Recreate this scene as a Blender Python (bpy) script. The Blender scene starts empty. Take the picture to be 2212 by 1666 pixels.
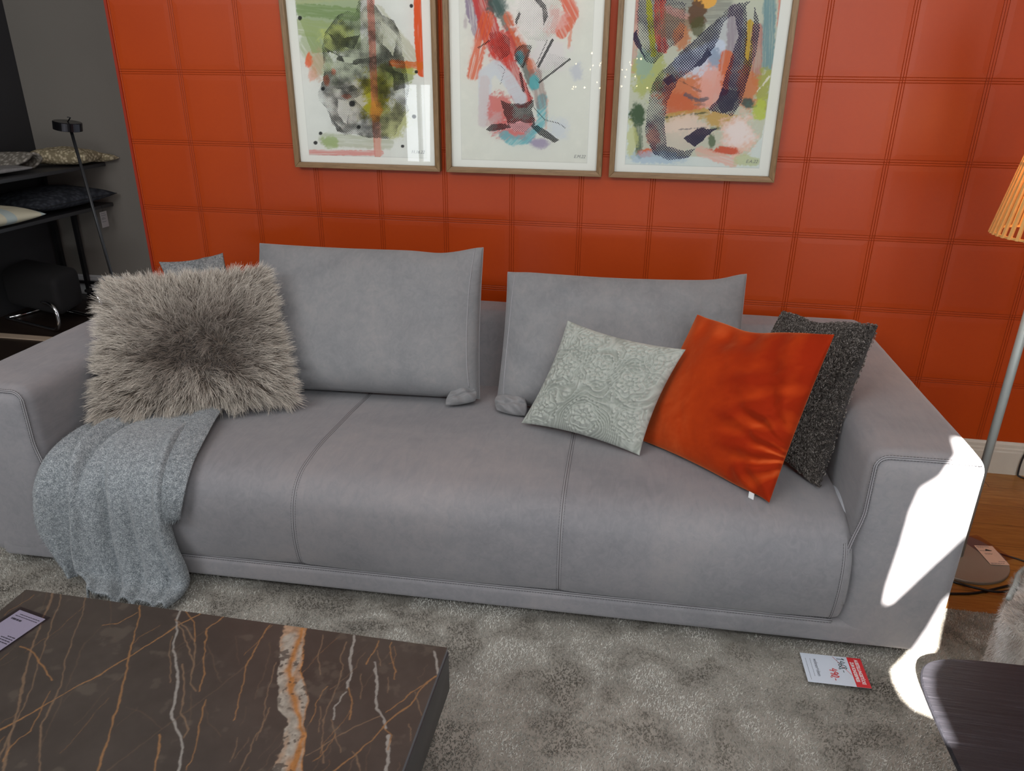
import bpy, bmesh, math, random
import numpy as np
from mathutils import Vector, Matrix
rng = np.random.default_rng(7)
random.seed(7)
COL = bpy.context.scene.collection
PI = math.pi

# ------------------------------------------------------------------ helpers
def tag(o, label=None, cat=None, group=None, kind=None):
    if label: o['label'] = label
    if cat: o['category'] = cat
    if group: o['group'] = group
    if kind: o['kind'] = kind
    return o

def empty(name, loc, label, cat, group=None, rz=0.0):
    o = bpy.data.objects.new(name, None)
    COL.objects.link(o)
    o.empty_display_size = 0.05
    o.location = loc
    o.rotation_euler = (0, 0, rz)
    tag(o, label, cat, group)
    bpy.context.view_layer.update()
    return o

def link(name, me, mat, parent=None, smooth=True, world=True):
    """world=True: mesh coords are world coords, parented keeping them in place"""
    o = bpy.data.objects.new(name, me)
    COL.objects.link(o)
    if mat is not None: me.materials.append(mat)
    if smooth:
        me.polygons.foreach_set('use_smooth', [True] * len(me.polygons))
    if parent is not None:
        o.parent = parent
        if world:
            me.transform(mat_of(parent).inverted())
    return o

def mat_of(o):
    m = o.matrix_basis.copy()
    while o.parent is not None:
        o = o.parent
        m = o.matrix_basis @ m
    return m

def np_mesh(V, F, name='m'):
    me = bpy.data.meshes.new(name)
    V = np.asarray(V, dtype=np.float32).reshape(-1, 3)
    F = np.asarray(F, dtype=np.int32)
    me.vertices.add(len(V)); me.vertices.foreach_set('co', V.ravel())
    k = F.shape[1]
    me.loops.add(F.size); me.loops.foreach_set('vertex_index', F.ravel())
    me.polygons.add(len(F))
    me.polygons.foreach_set('loop_start', np.arange(0, F.size, k, dtype=np.int32))
    me.update(calc_edges=True); me.validate()
    return me

def grid_faces(nu, nv, off=0, flip=False):
    i, j = np.meshgrid(np.arange(nu - 1), np.arange(nv - 1), indexing='ij')
    a = i * nv + j
    f = np.stack([a, a + nv, a + nv + 1, a + 1], -1).reshape(-1, 4) + off
    return f[:, ::-1] if flip else f

class MB:
    def __init__(s): s.V = []; s.F = []
    def add(s, V, F):
        o = len(s.V); s.V += [tuple(v) for v in V]; s.F += [tuple(i + o for i in f) for f in F]
    def box(s, lo, hi, M=None):
        (a, b, c), (d, e, f) = lo, hi
        V = [Vector(p) for p in ((a,b,c),(d,b,c),(d,e,c),(a,e,c),(a,b,f),(d,b,f),(d,e,f),(a,e,f))]
        if M: V = [M @ v for v in V]
        s.add(V, [(0,3,2,1),(4,5,6,7),(0,1,5,4),(1,2,6,5),(2,3,7,6),(3,0,4,7)])
    def tube(s, pts, r, n=8, cap=True):
        pts = [Vector(p) for p in pts]; V = []; F = []
        up = None
        for i, p in enumerate(pts):
            t = (pts[min(i+1, len(pts)-1)] - pts[max(i-1, 0)]).normalized()
            if up is None:
                up = t.orthogonal().normalized()
            up = (up - t * up.dot(t))
            up = up.normalized() if up.length > 1e-6 else t.orthogonal().normalized()
            w = t.cross(up)
            rr = r[i] if hasattr(r, '__len__') else r
            for k in range(n):
                a = 2 * PI * k / n
                V.append(p + (up * math.cos(a) + w * math.sin(a)) * rr)
        for i in range(len(pts) - 1):
            for k in range(n):
                F.append((i*n+k, i*n+(k+1) % n, (i+1)*n+(k+1) % n, (i+1)*n+k))
        if cap:
            F.append(tuple(range(n))[::-1]); F.append(tuple((len(pts)-1)*n+k for k in range(n)))
        s.add(V, F)
    def prism(s, poly, z0, z1):
        n = len(poly)
        V = [(x, y, z0) for x, y in poly] + [(x, y, z1) for x, y in poly]
        F = [tuple(range(n))[::-1], tuple(range(n, 2*n))] + [(k, (k+1) % n, n+(k+1) % n, n+k) for k in range(n)]
        s.add(V, F)
    def lathe(s, prof, c, n=48):
        V = []; F = []
        for r, z in prof:
            for k in range(n):
                a = 2*PI*k/n; V.append((c[0]+r*math.cos(a), c[1]+r*math.sin(a), c[2]+z))
        for i in range(len(prof)-1):
            for k in range(n):
                F.append((i*n+k, i*n+(k+1) % n, (i+1)*n+(k+1) % n, (i+1)*n+k))
        s.add(V, F)
    def build(s, name, mat, parent=None, smooth=False, world=True, bevel=0, seg=2):
        me = bpy.data.meshes.new(name); me.from_pydata(s.V, [], s.F); me.update()
        if bevel:
            bm = bmesh.new(); bm.from_mesh(me)
            bmesh.ops.remove_doubles(bm, verts=bm.verts, dist=1e-6)
            bmesh.ops.recalc_face_normals(bm, faces=bm.faces)
            bmesh.ops.bevel(bm, geom=[e for e in bm.edges if e.calc_face_angle(0) > .5], offset=bevel, segments=seg, affect='EDGES', profile=.5)
            bm.to_mesh(me); bm.free(); smooth = True
        return link(name, me, mat, parent, smooth, world)

def catmull(P, n):
    """smooth curve through points P (k,d) -> n samples"""
    P = np.asarray(P, float); k = len(P)
    Q = np.vstack([2*P[0]-P[1], P, 2*P[-1]-P[-2]])
    t = np.linspace(0, k-1-1e-9, n); i = t.astype(int); f = (t-i)[:, None]
    p0, p1, p2, p3 = Q[i], Q[i+1], Q[i+2], Q[i+3]
    return .5*((2*p1)+(-p0+p2)*f+(2*p0-5*p1+4*p2-p3)*f**2+(-p0+3*p1-3*p2+p3)*f**3)

# numpy noise
def _h(ix, iy, seed):
    n = (ix.astype(np.int64)*374761393 + iy.astype(np.int64)*668265263 + seed*1442695041) & 0xffffffff
    n = ((n ^ (n >> 13))*1274126177) & 0xffffffff
    return ((n ^ (n >> 16)) & 0xffff)/65535.0
def vnoise(x, y, seed=0):
    x0 = np.floor(x); y0 = np.floor(y); fx = x-x0; fy = y-y0
    fx = fx*fx*(3-2*fx); fy = fy*fy*(3-2*fy)
    a = _h(x0, y0, seed); b = _h(x0+1, y0, seed); c = _h(x0, y0+1, seed); d = _h(x0+1, y0+1, seed)
    return (a+(b-a)*fx)*(1-fy)+(c+(d-c)*fx)*fy
def fbm(x, y, seed=0, oct=4):
    s = 0; a = .5; t = 0
    for o in range(oct):
        s = s+a*vnoise(x*2**o+17*o, y*2**o-9*o, seed+o); t += a; a *= .5
    return s/t*2-1
def sstep(a, b, x):
    t = np.clip((x-a)/(b-a), 0, 1); return t*t*(3-2*t)
def segdist(X, Y, pts):
    """distance to a polyline and running parameter 0..1"""
    D = np.full(X.shape, 1e9); T = np.zeros(X.shape)
    pts = [np.array(p, float) for p in pts]
    L = [np.linalg.norm(b-a) for a, b in zip(pts, pts[1:])]; tot = sum(L)+1e-9; acc = 0
    for a, b, l in zip(pts, pts[1:], L):
        d = b-a; t = np.clip(((X-a[0])*d[0]+(Y-a[1])*d[1])/(l*l+1e-12), 0, 1)
        dd = np.hypot(X-a[0]-t*d[0], Y-a[1]-t*d[1]); m = dd < D
        D = np.where(m, dd, D); T = np.where(m, (acc+t*l)/tot, T); acc += l
    return D, T
def inpoly(X, Y, poly):
    r = np.zeros(X.shape, bool); n = len(poly)
    for i in range(n):
        x1, y1 = poly[i]; x2, y2 = poly[(i+1) % n]
        if y1 == y2: continue
        c = ((y1 > Y) != (y2 > Y)) & (X < (x2-x1)*(Y-y1)/(y2-y1)+x1); r ^= c
    return r

# ------------------------------------------------------------------ materials
def lin(r, g, b):
    f = lambda c: (c/255/12.92) if c/255 <= .04045 else ((c/255+.055)/1.055)**2.4
    return (f(r), f(g), f(b), 1)
class NT:
    def __init__(s, name, rough=.6, color=(.5, .5, .5, 1), metal=0, spec=.5, **kw):
        s.m = bpy.data.materials.new(name); s.m.use_nodes = True
        s.t = s.m.node_tree; s.n = s.t.nodes; s.b = s.n['Principled BSDF']
        s.b.inputs['Roughness'].default_value = rough; s.b.inputs['Base Color'].default_value = color
        s.b.inputs['Metallic'].default_value = metal; s.b.inputs['Specular IOR Level'].default_value = spec
        for k, v in kw.items(): s.b.inputs[k.replace('_', ' ')].default_value = v
    def new(s, typ, **kw):
        n = s.n.new(typ)
        for k, v in kw.items(): setattr(n, k, v)
        return n
    def l(s, a, b): s.t.links.new(a, b)
    def coord(s, kind='Object', scale=(1, 1, 1), rot=(0, 0, 0), loc=(0, 0, 0)):
        c = s.new('ShaderNodeTexCoord'); m = s.new('ShaderNodeMapping')
        m.inputs['Scale'].default_value = scale; m.inputs['Rotation'].default_value = rot; m.inputs['Location'].default_value = loc
        s.l(c.outputs[kind], m.inputs['Vector']); return m.outputs['Vector']
    def noise(s, vec, scale=5, detail=4, rough=.5, dist=0):
        n = s.new('ShaderNodeTexNoise'); n.inputs['Scale'].default_value = scale; n.inputs['Detail'].default_value = detail
        n.inputs['Roughness'].default_value = rough; n.inputs['Distortion'].default_value = dist
        if vec is not None: s.l(vec, n.inputs['Vector'])
        return n.outputs['Fac']
    def voro(s, vec, scale, feature='F1'):
        n = s.new('ShaderNodeTexVoronoi', feature=feature); n.inputs['Scale'].default_value = scale
        s.l(vec, n.inputs['Vector']); return n.outputs['Distance']
    def ramp(s, fac, stops, interp='LINEAR'):
        r = s.new('ShaderNodeValToRGB'); r.color_ramp.interpolation = interp; e = r.color_ramp.elements
        while len(e) < len(stops): e.new(.5)
        for el, (p, c) in zip(e, stops): el.position = p; el.color = c
        s.l(fac, r.inputs['Fac']); return r.outputs['Color']
    def math(s, op, a, b=None, c=None, clamp=False):
        m = s.new('ShaderNodeMath', operation=op); m.use_clamp = clamp
        for i, v in enumerate((a, b, c)):
            if v is None: continue
            if isinstance(v, (int, float)): m.inputs[i].default_value = v
            else: s.l(v, m.inputs[i])
        return m.outputs[0]
    def mix(s, fac, a, b, blend='MIX'):
        m = s.new('ShaderNodeMix', data_type='RGBA', blend_type=blend)
        for i, v in ((0, fac), (6, a), (7, b)):
            if isinstance(v, (int, float)): m.inputs[i].default_value = v
            elif isinstance(v, tuple): m.inputs[i].default_value = v
            else: s.l(v, m.inputs[i])
        return m.outputs[2]
    def sep(s, vec):
        n = s.new('ShaderNodeSeparateXYZ'); s.l(vec, n.inputs[0]); return n.outputs
    def color(s, c): s.l(c, s.b.inputs['Base Color'])
    def bump(s, h, strength=.3, dist=.01):
        n = s.new('ShaderNodeBump'); n.inputs['Strength'].default_value = strength; n.inputs['Distance'].default_value = dist
        s.l(h, n.inputs['Height']); s.l(n.outputs['Normal'], s.b.inputs['Normal']); return n

def simple(name, c, rough=.5, metal=0, spec=.5, noise=None, bump=None, **kw):
    m = NT(name, rough, c, metal, spec, **kw)
    v = m.coord()
    amt, sc = noise or (.06, 20)
    f = m.noise(v, sc, 3)
    m.color(m.mix(f, tuple(x*(1-amt) for x in c[:3])+(1,), tuple(min(1, x*(1+amt)) for x in c[:3])+(1,)))
    if bump: m.bump(m.noise(v, bump[0], 3), bump[1], bump[2])
    return m.m

def mat_leather(name, base=(.232, .222, .232)):
    m = NT(name, .72, spec=.25, Sheen_Weight=.25, Sheen_Roughness=.5)
    v = m.coord()
    big = m.noise(v, 3.2, 5, .6, .6); sm = m.noise(m.coord(scale=(1, 1, 1)), 26, 4, .6)
    streak = m.noise(m.coord(scale=(14, 3, 14)), 3, 4, .6, 1.5)
    f = m.math('ADD', m.math('MULTIPLY', big, .55), m.math('MULTIPLY', streak, .3)); f = m.math('ADD', f, m.math('MULTIPLY', sm, .15))
    d = (base[0]*.78, base[1]*.80, base[2]*.82, 1); h = (base[0]*1.24, base[1]*1.18, base[2]*1.14, 1)
    m.color(m.ramp(f, [(.33, d), (.5, base+(1,)), (.68, h)]))
    m.bump(m.math('ADD', m.noise(v, 900, 2), m.math('MULTIPLY', m.noise(v, 45, 3, .6, 1), .6)), .16, .002)
    return m.m
LEATHER = mat_leather('grey_nubuck')
THREAD = simple('pale_thread', (.30, .29, .30, 1), .8)
DASHM = simple('grey_thread', (.10, .095, .10, 1), .8)
GROOVE = simple('dark_groove', (.10, .09, .095, 1), .9)

def mat_wall():
    m = NT('orange_leather_panels', .40, spec=.36)
    v = m.coord(); X, Y, Z = m.sep(v)
    T = .27
    def cell(c, off):
        q = m.math('MODULO', m.math('ADD', c, 100*T+T/2-off), T)
        return m.math('SUBTRACT', q, T/2)           # signed distance to the nearest seam
    sx = cell(X, 0); sz = cell(Z, .27*6.371-.27*6)
    dx = m.math('ABSOLUTE', sx); dz = m.math('ABSOLUTE', sz)
    def band(d, c, w): return m.math('SUBTRACT', 1, m.math('DIVIDE', m.math('ABSOLUTE', m.math('SUBTRACT', d, c)), w), clamp=True)
    groove = m.math('MAXIMUM', band(dx, 0, .0016), band(dz, 0, .0016))
    def dash(d, along):
        per = m.math('MODULO', m.math('ADD', along, 50), .0062)
        on = m.math('LESS_THAN', per, .0042)
        return m.math('MULTIPLY', band(d, .0085, .0018), m.math('ADD', m.math('MULTIPLY', on, .75), .25))
    st = m.math('MAXIMUM', dash(dx, Z), dash(dz, X))
    near = m.math('MINIMUM', dx, dz)
    puff = m.math('DIVIDE', m.math('SUBTRACT', near, .0085), .02, clamp=True)   # panels rise beside the stitched band
    n1 = m.noise(v, 1.6, 3, .5); n2 = m.noise(v, 60, 4, .6)
    base = m.ramp(m.math('ADD', m.math('MULTIPLY', n1, .8), m.math('MULTIPLY', n2, .2)), [(.3, (.37, .037, .0008, 1)), (.7, (.45, .052, .0014, 1))])
    c = m.mix(m.math('MULTIPLY', st, .58), base, (.13, .008, .002, 1))
    c = m.mix(m.math('MULTIPLY', groove, .6), c, (.17, .010, .003, 1))
    m.color(c)
    h = m.math('ADD', m.math('MULTIPLY', puff, .35), m.math('MULTIPLY', m.math('ADD', st, groove), -.9))
    h = m.math('ADD', h, m.math('MULTIPLY', m.noise(v, 260, 3, .6), .06))
    m.bump(h, .55, .004)
    return m.m

def mat_wood(name, c1, c2, c3, scale=(1.2, 16, 16), rough=.45, planks=False, bump=.05, spec=.5):
    m = NT(name, rough, spec=spec)
    if planks:
        v = m.coord(); X, Y, Z = m.sep(v)
        row = m.math('FLOOR', m.math('DIVIDE', Y, .14)); fy = m.math('FRACT', m.math('DIVIDE', Y, .14))
        off = m.math('MULTIPLY', row, .73); xx = m.math('ADD', X, off)
        seg = m.math('FLOOR', m.math('DIVIDE', xx, 1.4)); fx = m.math('FRACT', m.math('DIVIDE', xx, 1.4))
        cid = m.math('ADD', m.math('MULTIPLY', row, 3.17), m.math('MULTIPLY', seg, 7.3))
        cv = m.new('ShaderNodeCombineXYZ'); m.l(m.math('ADD', X, m.math('MULTIPLY', cid, 1.7)), cv.inputs[0]); m.l(Y, cv.inputs[1]); m.l(cid, cv.inputs[2])
        mp = m.new('ShaderNodeMapping'); mp.inputs['Scale'].default_value = (1.6, 17, 1); m.l(cv.outputs[0], mp.inputs[0]); vec = mp.outputs[0]
        w = m.new('ShaderNodeTexWhiteNoise', noise_dimensions='1D'); m.l(cid, w.inputs['W']); tone = w.outputs['Value']
        gap = m.math('MAXIMUM', m.math('LESS_THAN', fy, .012), m.math('LESS_THAN', fx, .0015))
    else:
        vec = m.coord(scale=scale); tone = None; gap = None
    f = m.noise(vec, 3.2, 6, .65, 1.6); fine = m.noise(vec, 18, 4, .7)
    f = m.math('ADD', m.math('MULTIPLY', f, .75), m.math('MULTIPLY', fine, .25))
    c = m.ramp(f, [(.3, c1), (.5, c2), (.68, c3)])
    if tone is not None:
        c = m.mix(m.math('MULTIPLY', tone, .35), c, c1); c = m.mix(gap, c, tuple(x*.2 for x in c1[:3])+(1,))
    m.color(c); m.bump(f, bump*4, .002)
    return m.m

def mat_vcol(name, rough=.6, attr='paint', spec=.3, noise=.0, **kw):
    m = NT(name, rough, spec=spec, **kw)
    a = m.new('ShaderNodeAttribute', attribute_name=attr)
    c = a.outputs['Color']
    if noise:
        f = m.noise(m.coord(), 400, 3); c = m.mix(m.math('MULTIPLY', f, noise), c, (.02, .02, .02, 1))
    m.color(c); return m

def set_color(me, C, name='paint'):
    a = me.color_attributes.new(name, 'FLOAT_COLOR', 'POINT')
    if C.shape[1] == 3: C = np.hstack([C, np.ones((len(C), 1))])
    a.data.foreach_set('color', C.astype(np.float32).ravel())
def set_float(me, F, name):
    a = me.attributes.new(name, 'FLOAT', 'POINT'); a.data.foreach_set('value', F.astype(np.float32).ravel())

# ------------------------------------------------------------------ camera
cam = bpy.data.cameras.new('camera'); camo = bpy.data.objects.new('camera', cam); COL.objects.link(camo)
cam.sensor_width = 36; cam.sensor_fit = 'HORIZONTAL'; cam.lens = 1621.2*36/2212; cam.clip_start = .02
R = np.array([[.983851, .178757, .009094], [.0775, -.37965, -.921878], [-.16134, .907696, -.387373]])
u_, s_, vt = np.linalg.svd(R); R = u_ @ vt
M = Matrix(((R[0][0], -R[1][0], -R[2][0], 2.15303), (R[0][1], -R[1][1], -R[2][1], -2.954657), (R[0][2], -R[1][2], -R[2][2], 1.469594), (0, 0, 0, 1)))
camo.matrix_world = M
bpy.context.scene.camera = camo

# ------------------------------------------------------------------ room shell
def slab(name, lo, hi, mat, kind='structure'):
    mb = MB(); mb.box(lo, hi); o = mb.build(name, mat)
    if kind: o['kind'] = kind
    return o
H = 3.25
WALLM = mat_wall()
GREYW = simple('dark_grey_paint', (.19, .172, .148, 1), .85, noise=(.06, 3))
DARKW = simple('charcoal_paint', (.022, .021, .022, 1), .8, noise=(.1, 4))
WHITEW = simple('white_paint', (.62, .60, .57, 1), .8)
SKIRT = simple('cream_skirting', (.56, .50, .42, 1), .45)
SKIRTG = simple('grey_skirting', (.50, .50, .50, 1), .5)
FLOORM = mat_wood('oak_floor', (.21, .080, .016, 1), (.37, .165, .036, 1), (.50, .26, .070, 1), planks=True, rough=.38)
FLOORD = mat_wood('dark_floor', (.012, .008, .006, 1), (.022, .013, .009, 1), (.035, .020, .013, 1), planks=True, rough=.4)
slab('floor', (-.05, -4.7, -.1), (5.2, .0, 0), FLOORM)
slab('floor_alcove', (-2.0, -4.7, -.1), (-.05, 1.7, -.0), FLOORD)
slab('wall_back', (0, 0, 0), (5.2, .14, H), WALLM)
slab('wall_far', (-2.0, 1.54, 0), (.2, 1.68, H), GREYW)
slab('wall_left', (-1.97, -4.7, 0), (-1.83, 1.68, H), DARKW)
slab('wall_right', (5.06, -4.7, 0), (5.2, .14, H), DARKW)
slab('ceiling', (-2.0, -4.7, H), (5.2, 1.7, H+.1), WHITEW)
slab('trim_1', (-.010, -.004, 0), (.002, .02, H), simple('red_edging', (.30, .018, .001, 1), .5))
mb = MB(); mb.box((-.07, -4.7, -.001), (-.03, 0, .004)); mb.box((-2.0, .60, 0), (-.05, .66, .006))
o = mb.build('trim_2', simple('brass_strip', (.48, .36, .26, 1), .4)); o['kind'] = 'structure'
def skirting(name, x0, x1, y, mat, h=.135):
    mb = MB()
    prof = [(0, 0), (.018, 0), (.018, h*.70), (.015, h*.74), (.015, h*.80), (.011, h*.84), (.011, h*.93), (.004, h), (0, h)]
    V = []; n = len(prof)
    for x in (x0, x1):
        for d, z in prof: V.append((x, y-d, z))
    F = [(k, (k+1) % n, n+(k+1) % n, n+k) for k in range(n)]+[tuple(range(n))[::-1], tuple(range(n, 2*n))]
    mb.add(V, F); o = mb.build(name, mat, bevel=0); o['kind'] = 'structure'
skirting('baseboard_back', .0, 5.06, 0, SKIRT)
skirting('baseboard_far', -1.83, .2, 1.54, SKIRTG)

# sun, gobo slits, windows and added fill lights ------------------------------------------------------------
PHI, EL = math.radians(23), math.radians(35)
SD = Vector((-math.sin(PHI)*math.cos(EL), -math.cos(PHI)*math.cos(EL), math.sin(EL)))   # towards the sun
T0 = Vector((2.92, -1.25, .35)); SUNP = T0+SD*16
def face_y(x): return -1.308+.0297*(x-.198)
lit1 = [(2.822, None, .215), (2.82, None, .27), (2.829, None, .40), (2.832, None, .50), (2.842, None, .565), (2.878, None, .60), (2.925, -1.17, .63), (2.955, -1.03, .63), (2.948, -.965, .63),
        (2.97, -1.02, .63), (3.0, -1.10, .63), (3.0, None, .60), (3.0, None, .435), (2.93, None, .315), (2.86, None, .190), (2.838, None, .176), (2.826, None, .19)]
lit2 = [(2.962, None, .245), (3.0, None, .315), (3.0, None, .06), (2.975, -1.24, .015), (2.957, -1.30, .015), (2.957, -1.428, .015), (2.935, -1.428, .015), (2.90, -1.412, .015), (2.880, -1.38, .015), (2.872, -1.31, .015), (2.880, -1.235, .015),
        (2.925, None, .09), (2.945, None, .16)]
YG = -4.2
def to_gobo(p):
    x, y, z = p; P = Vector((x, face_y(x) if y is None else y, z)); d = SUNP-P; t = (YG-P.y)/d.y
    return (P.x+d.x*t, P.z+d.z*t)
polys = [[to_gobo(p) for p in L] for L in (lit1, lit2)]  # slit outlines traced back from the lit patches
win = [(3.25, .45), (4.25, .45), (4.25, 2.35), (3.25, 2.35)]
win2 = [(-.30, .62), (.28, .62), (.28, 1.38), (-.30, 1.38)]
fill_high_r = [(2.25, 2.45), (3.6, 2.45), (3.6, 3.15), (2.25, 3.15)]  # added opening high up for frontal fill light
fill_low = [(-1.6, .06), (3.1, .06), (3.1, .48), (-1.6, .48)]  # added low opening, fill light for the sofa front
fill_high_l = [(-1.7, 2.45), (.95, 2.45), (.95, 3.15), (-1.7, 3.15)]  # second added high opening for frontal fill light
cu = bpy.data.curves.new('wf', 'CURVE'); cu.dimensions = '2D'; cu.fill_mode = 'BOTH'; cu.extrude = .02
for L in [[(-2, 0), (5.2, 0), (5.2, H), (-2, H)], win, win2, fill_high_r, fill_high_l, fill_low]+polys:
    sp = cu.splines.new('POLY'); sp.points.add(len(L)-1)
    for q, (x, z) in zip(sp.points, L): q.co = (x, z, 0, 1)
    sp.use_cyclic_u = True
tmp = bpy.data.objects.new('wf', cu); COL.objects.link(tmp); bpy.context.view_layer.update()
me = bpy.data.meshes.new_from_object(tmp.evaluated_get(bpy.context.evaluated_depsgraph_get()))
bpy.data.objects.remove(tmp)
me.transform(Matrix.Translation((0, YG, 0)) @ Matrix.Rotation(PI/2, 4, 'X'))
me.materials.clear()
o = link('wall_front_gobo', me, DARKW, smooth=False); o['kind'] = 'structure'  # unseen wall acting as gobo, slits added to shape the sun patch
WFR = simple('window_frame', (.5, .5, .5, 1), .5); CURT = simple('white_curtain', (.75, .73, .68, 1), .9)
for i_, W_ in enumerate((win, win2, fill_high_r, fill_high_l, fill_low)):
    (a_, c_), (b_, d_) = W_[0], W_[2]; mb = MB()
    for lo, hi in (((a_, c_), (a_+.04, d_)), ((b_-.04, c_), (b_, d_)), ((a_, c_), (b_, c_+.04)), ((a_, d_-.04), (b_, d_)), (((a_+b_)/2-.015, c_), ((a_+b_)/2+.015, d_))):
        mb.box((lo[0], YG-.06, lo[1]), (hi[0], YG-.01, hi[1]))
    o = mb.build('window_%d' % (i_+1), WFR); o['kind'] = 'structure'  # high and low frames only surround the added fill lights
    if i_ == 1:      # pleated curtain drawn half across the small glazed opening
        for (x0_, x1_) in ((-.30, -.14), (.10, .28)):
            xs_ = np.linspace(x0_, x1_, 50); V_ = []
            for x_ in xs_:
                for z_ in np.linspace(.62, 1.38, 12): V_.append((x_+.10*(x_ > 0)*(z_-1.38)*.3, YG-.03+.010*math.sin(x_*130), z_))
            cq = link('curtain', np_mesh(V_, grid_faces(50, 12)), CURT, o)
def light(name, typ, loc, energy, color=(1, 1, 1), target=None, **kw):
    L = bpy.data.lights.new(name, typ); L.energy = energy; L.color = color
    for k, v in kw.items(): setattr(L, k, v)
    o = bpy.data.objects.new(name, L); COL.objects.link(o); o.location = loc
    if target is not None: o.rotation_euler = (Vector(target)-Vector(loc)).to_track_quat('-Z', 'Y').to_euler()
    return o
light('sun_beam', 'SPOT', SUNP, 190000, (1, .96, .9), T0, spot_size=math.radians(5.0), spot_blend=.1, shadow_soft_size=.035)
for nm, W_, en in (('window_daylight', win, 30), ('small_window_daylight', win2, 9), ('high_front_fill', fill_high_r, 46), ('high_front_fill', fill_high_l, 54), ('low_front_fill', fill_low, 24)):  # high and low front lights are added fill
    (a_, c_), (b_, d_) = W_[0], W_[2]
    light(nm, 'AREA', ((a_+b_)/2, YG-.10, (c_+d_)/2), en, (.93, .97, 1), ((a_+b_)/2, 0, (c_+d_)/2-(0 if W_ in (win, win2, fill_low) else 2.2)), shape='RECTANGLE', size=b_-a_+.1, size_y=d_-c_+.1)
light('ceiling_fill', 'AREA', (1.1, -2.3, H-.03), 33, (1, .98, .96), (1.1, -2.3, 0), shape='RECTANGLE', size=3.6, size_y=2.6)  # added ambient fill, no fixture on the ceiling
light('lamp_bulb', 'POINT', (3.245, -.66, 1.30), 5.0, (1, .62, .28), shadow_soft_size=.04)
BULB = bpy.data.materials.new('warm_bulb'); BULB.use_nodes = True; bb_ = BULB.node_tree.nodes['Principled BSDF']; bb_.inputs['Emission Color'].default_value = (1, .72, .38, 1); bb_.inputs['Emission Strength'].default_value = 26
sl = empty('string_lights', (1.72, -4.0, 1.5), 'cluster of tiny warm bulbs hanging near the front windows', 'light')
gq = random.Random(4)
for i_ in range(26):
    bx_, bz_ = (gq.uniform(1.38, 1.70), gq.uniform(1.30, 1.72)) if i_ < 15 else (gq.uniform(1.83, 2.06), gq.uniform(1.28, 1.60))
    mb = MB(); r_ = gq.uniform(.0045, .008); mb.lathe([(.0001, -r_), (r_*.7, -r_*.7), (r_, 0), (r_*.7, r_*.7), (.0001, r_)], (bx_, -4.0, bz_), 8); mb.build('bulb', BULB, sl, smooth=True)
mb = MB(); mb.tube([(1.35, -4.01, 1.8), (1.6, -4.01, 1.5), (1.8, -4.01, 1.4), (2.1, -4.01, 1.75)], .002, 5); mb.build('wire', simple('wire', (.05, .05, .05, 1), .6), sl)
w = bpy.data.worlds.new('world'); bpy.context.scene.world = w; w.use_nodes = True
w.node_tree.nodes['Background'].inputs[0].default_value = (.8, .9, 1, 1); w.node_tree.nodes['Background'].inputs[1].default_value = .8
sc = bpy.context.scene
sc.cycles.max_bounces = 8; sc.cycles.diffuse_bounces = 3; sc.cycles.adaptive_threshold = .025
sc.view_settings.view_transform = 'Standard'; sc.view_settings.look = 'None'; sc.view_settings.exposure = 0.22

# ------------------------------------------------------------------ soft shapes
def soft_box(lo, hi, r, step=.03, warp=None):
    """rounded box sampled as six grids; r may be one radius; warp(P)->P in numpy"""
    lo = np.array(lo, float); hi = np.array(hi, float); V = []; F = []; off = 0
    def axis(a, b):
        n = max(3, int((b-a-2*r)/step)+1); m = 5
        e = (1-np.cos(np.linspace(0, PI/2, m)))*r*1.0
        ee = np.linspace(0, r, m)
        return np.concatenate([a+ee[:-1], np.linspace(a+r, b-r, n), (b-ee[:-1])[::-1]])
    for ax in range(3):
        o1, o2 = [(1, 2), (2, 0), (0, 1)][ax]
        A = axis(lo[o1], hi[o1]); B = axis(lo[o2], hi[o2])
        for s in (0, 1):
            P = np.zeros((len(A), len(B), 3)); P[..., o1] = A[:, None]; P[..., o2] = B[None, :]
            P[..., ax] = hi[ax] if s else lo[ax]
            P = P.reshape(-1, 3); V.append(P); F.append(grid_faces(len(A), len(B), off, flip=not s)); off += len(P)
    P = np.vstack(V); Q = np.clip(P, lo+r, hi-r); D = P-Q
    L = np.linalg.norm(D, axis=1, keepdims=True); P = Q+D/np.maximum(L, 1e-9)*r
    if warp is not None: P = warp(P)
    me = np_mesh(P, np.vstack(F)); bm = bmesh.new(); bm.from_mesh(me)
    bmesh.ops.remove_doubles(bm, verts=bm.verts, dist=2e-5); bm.to_mesh(me); bm.free()
    return me

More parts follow.
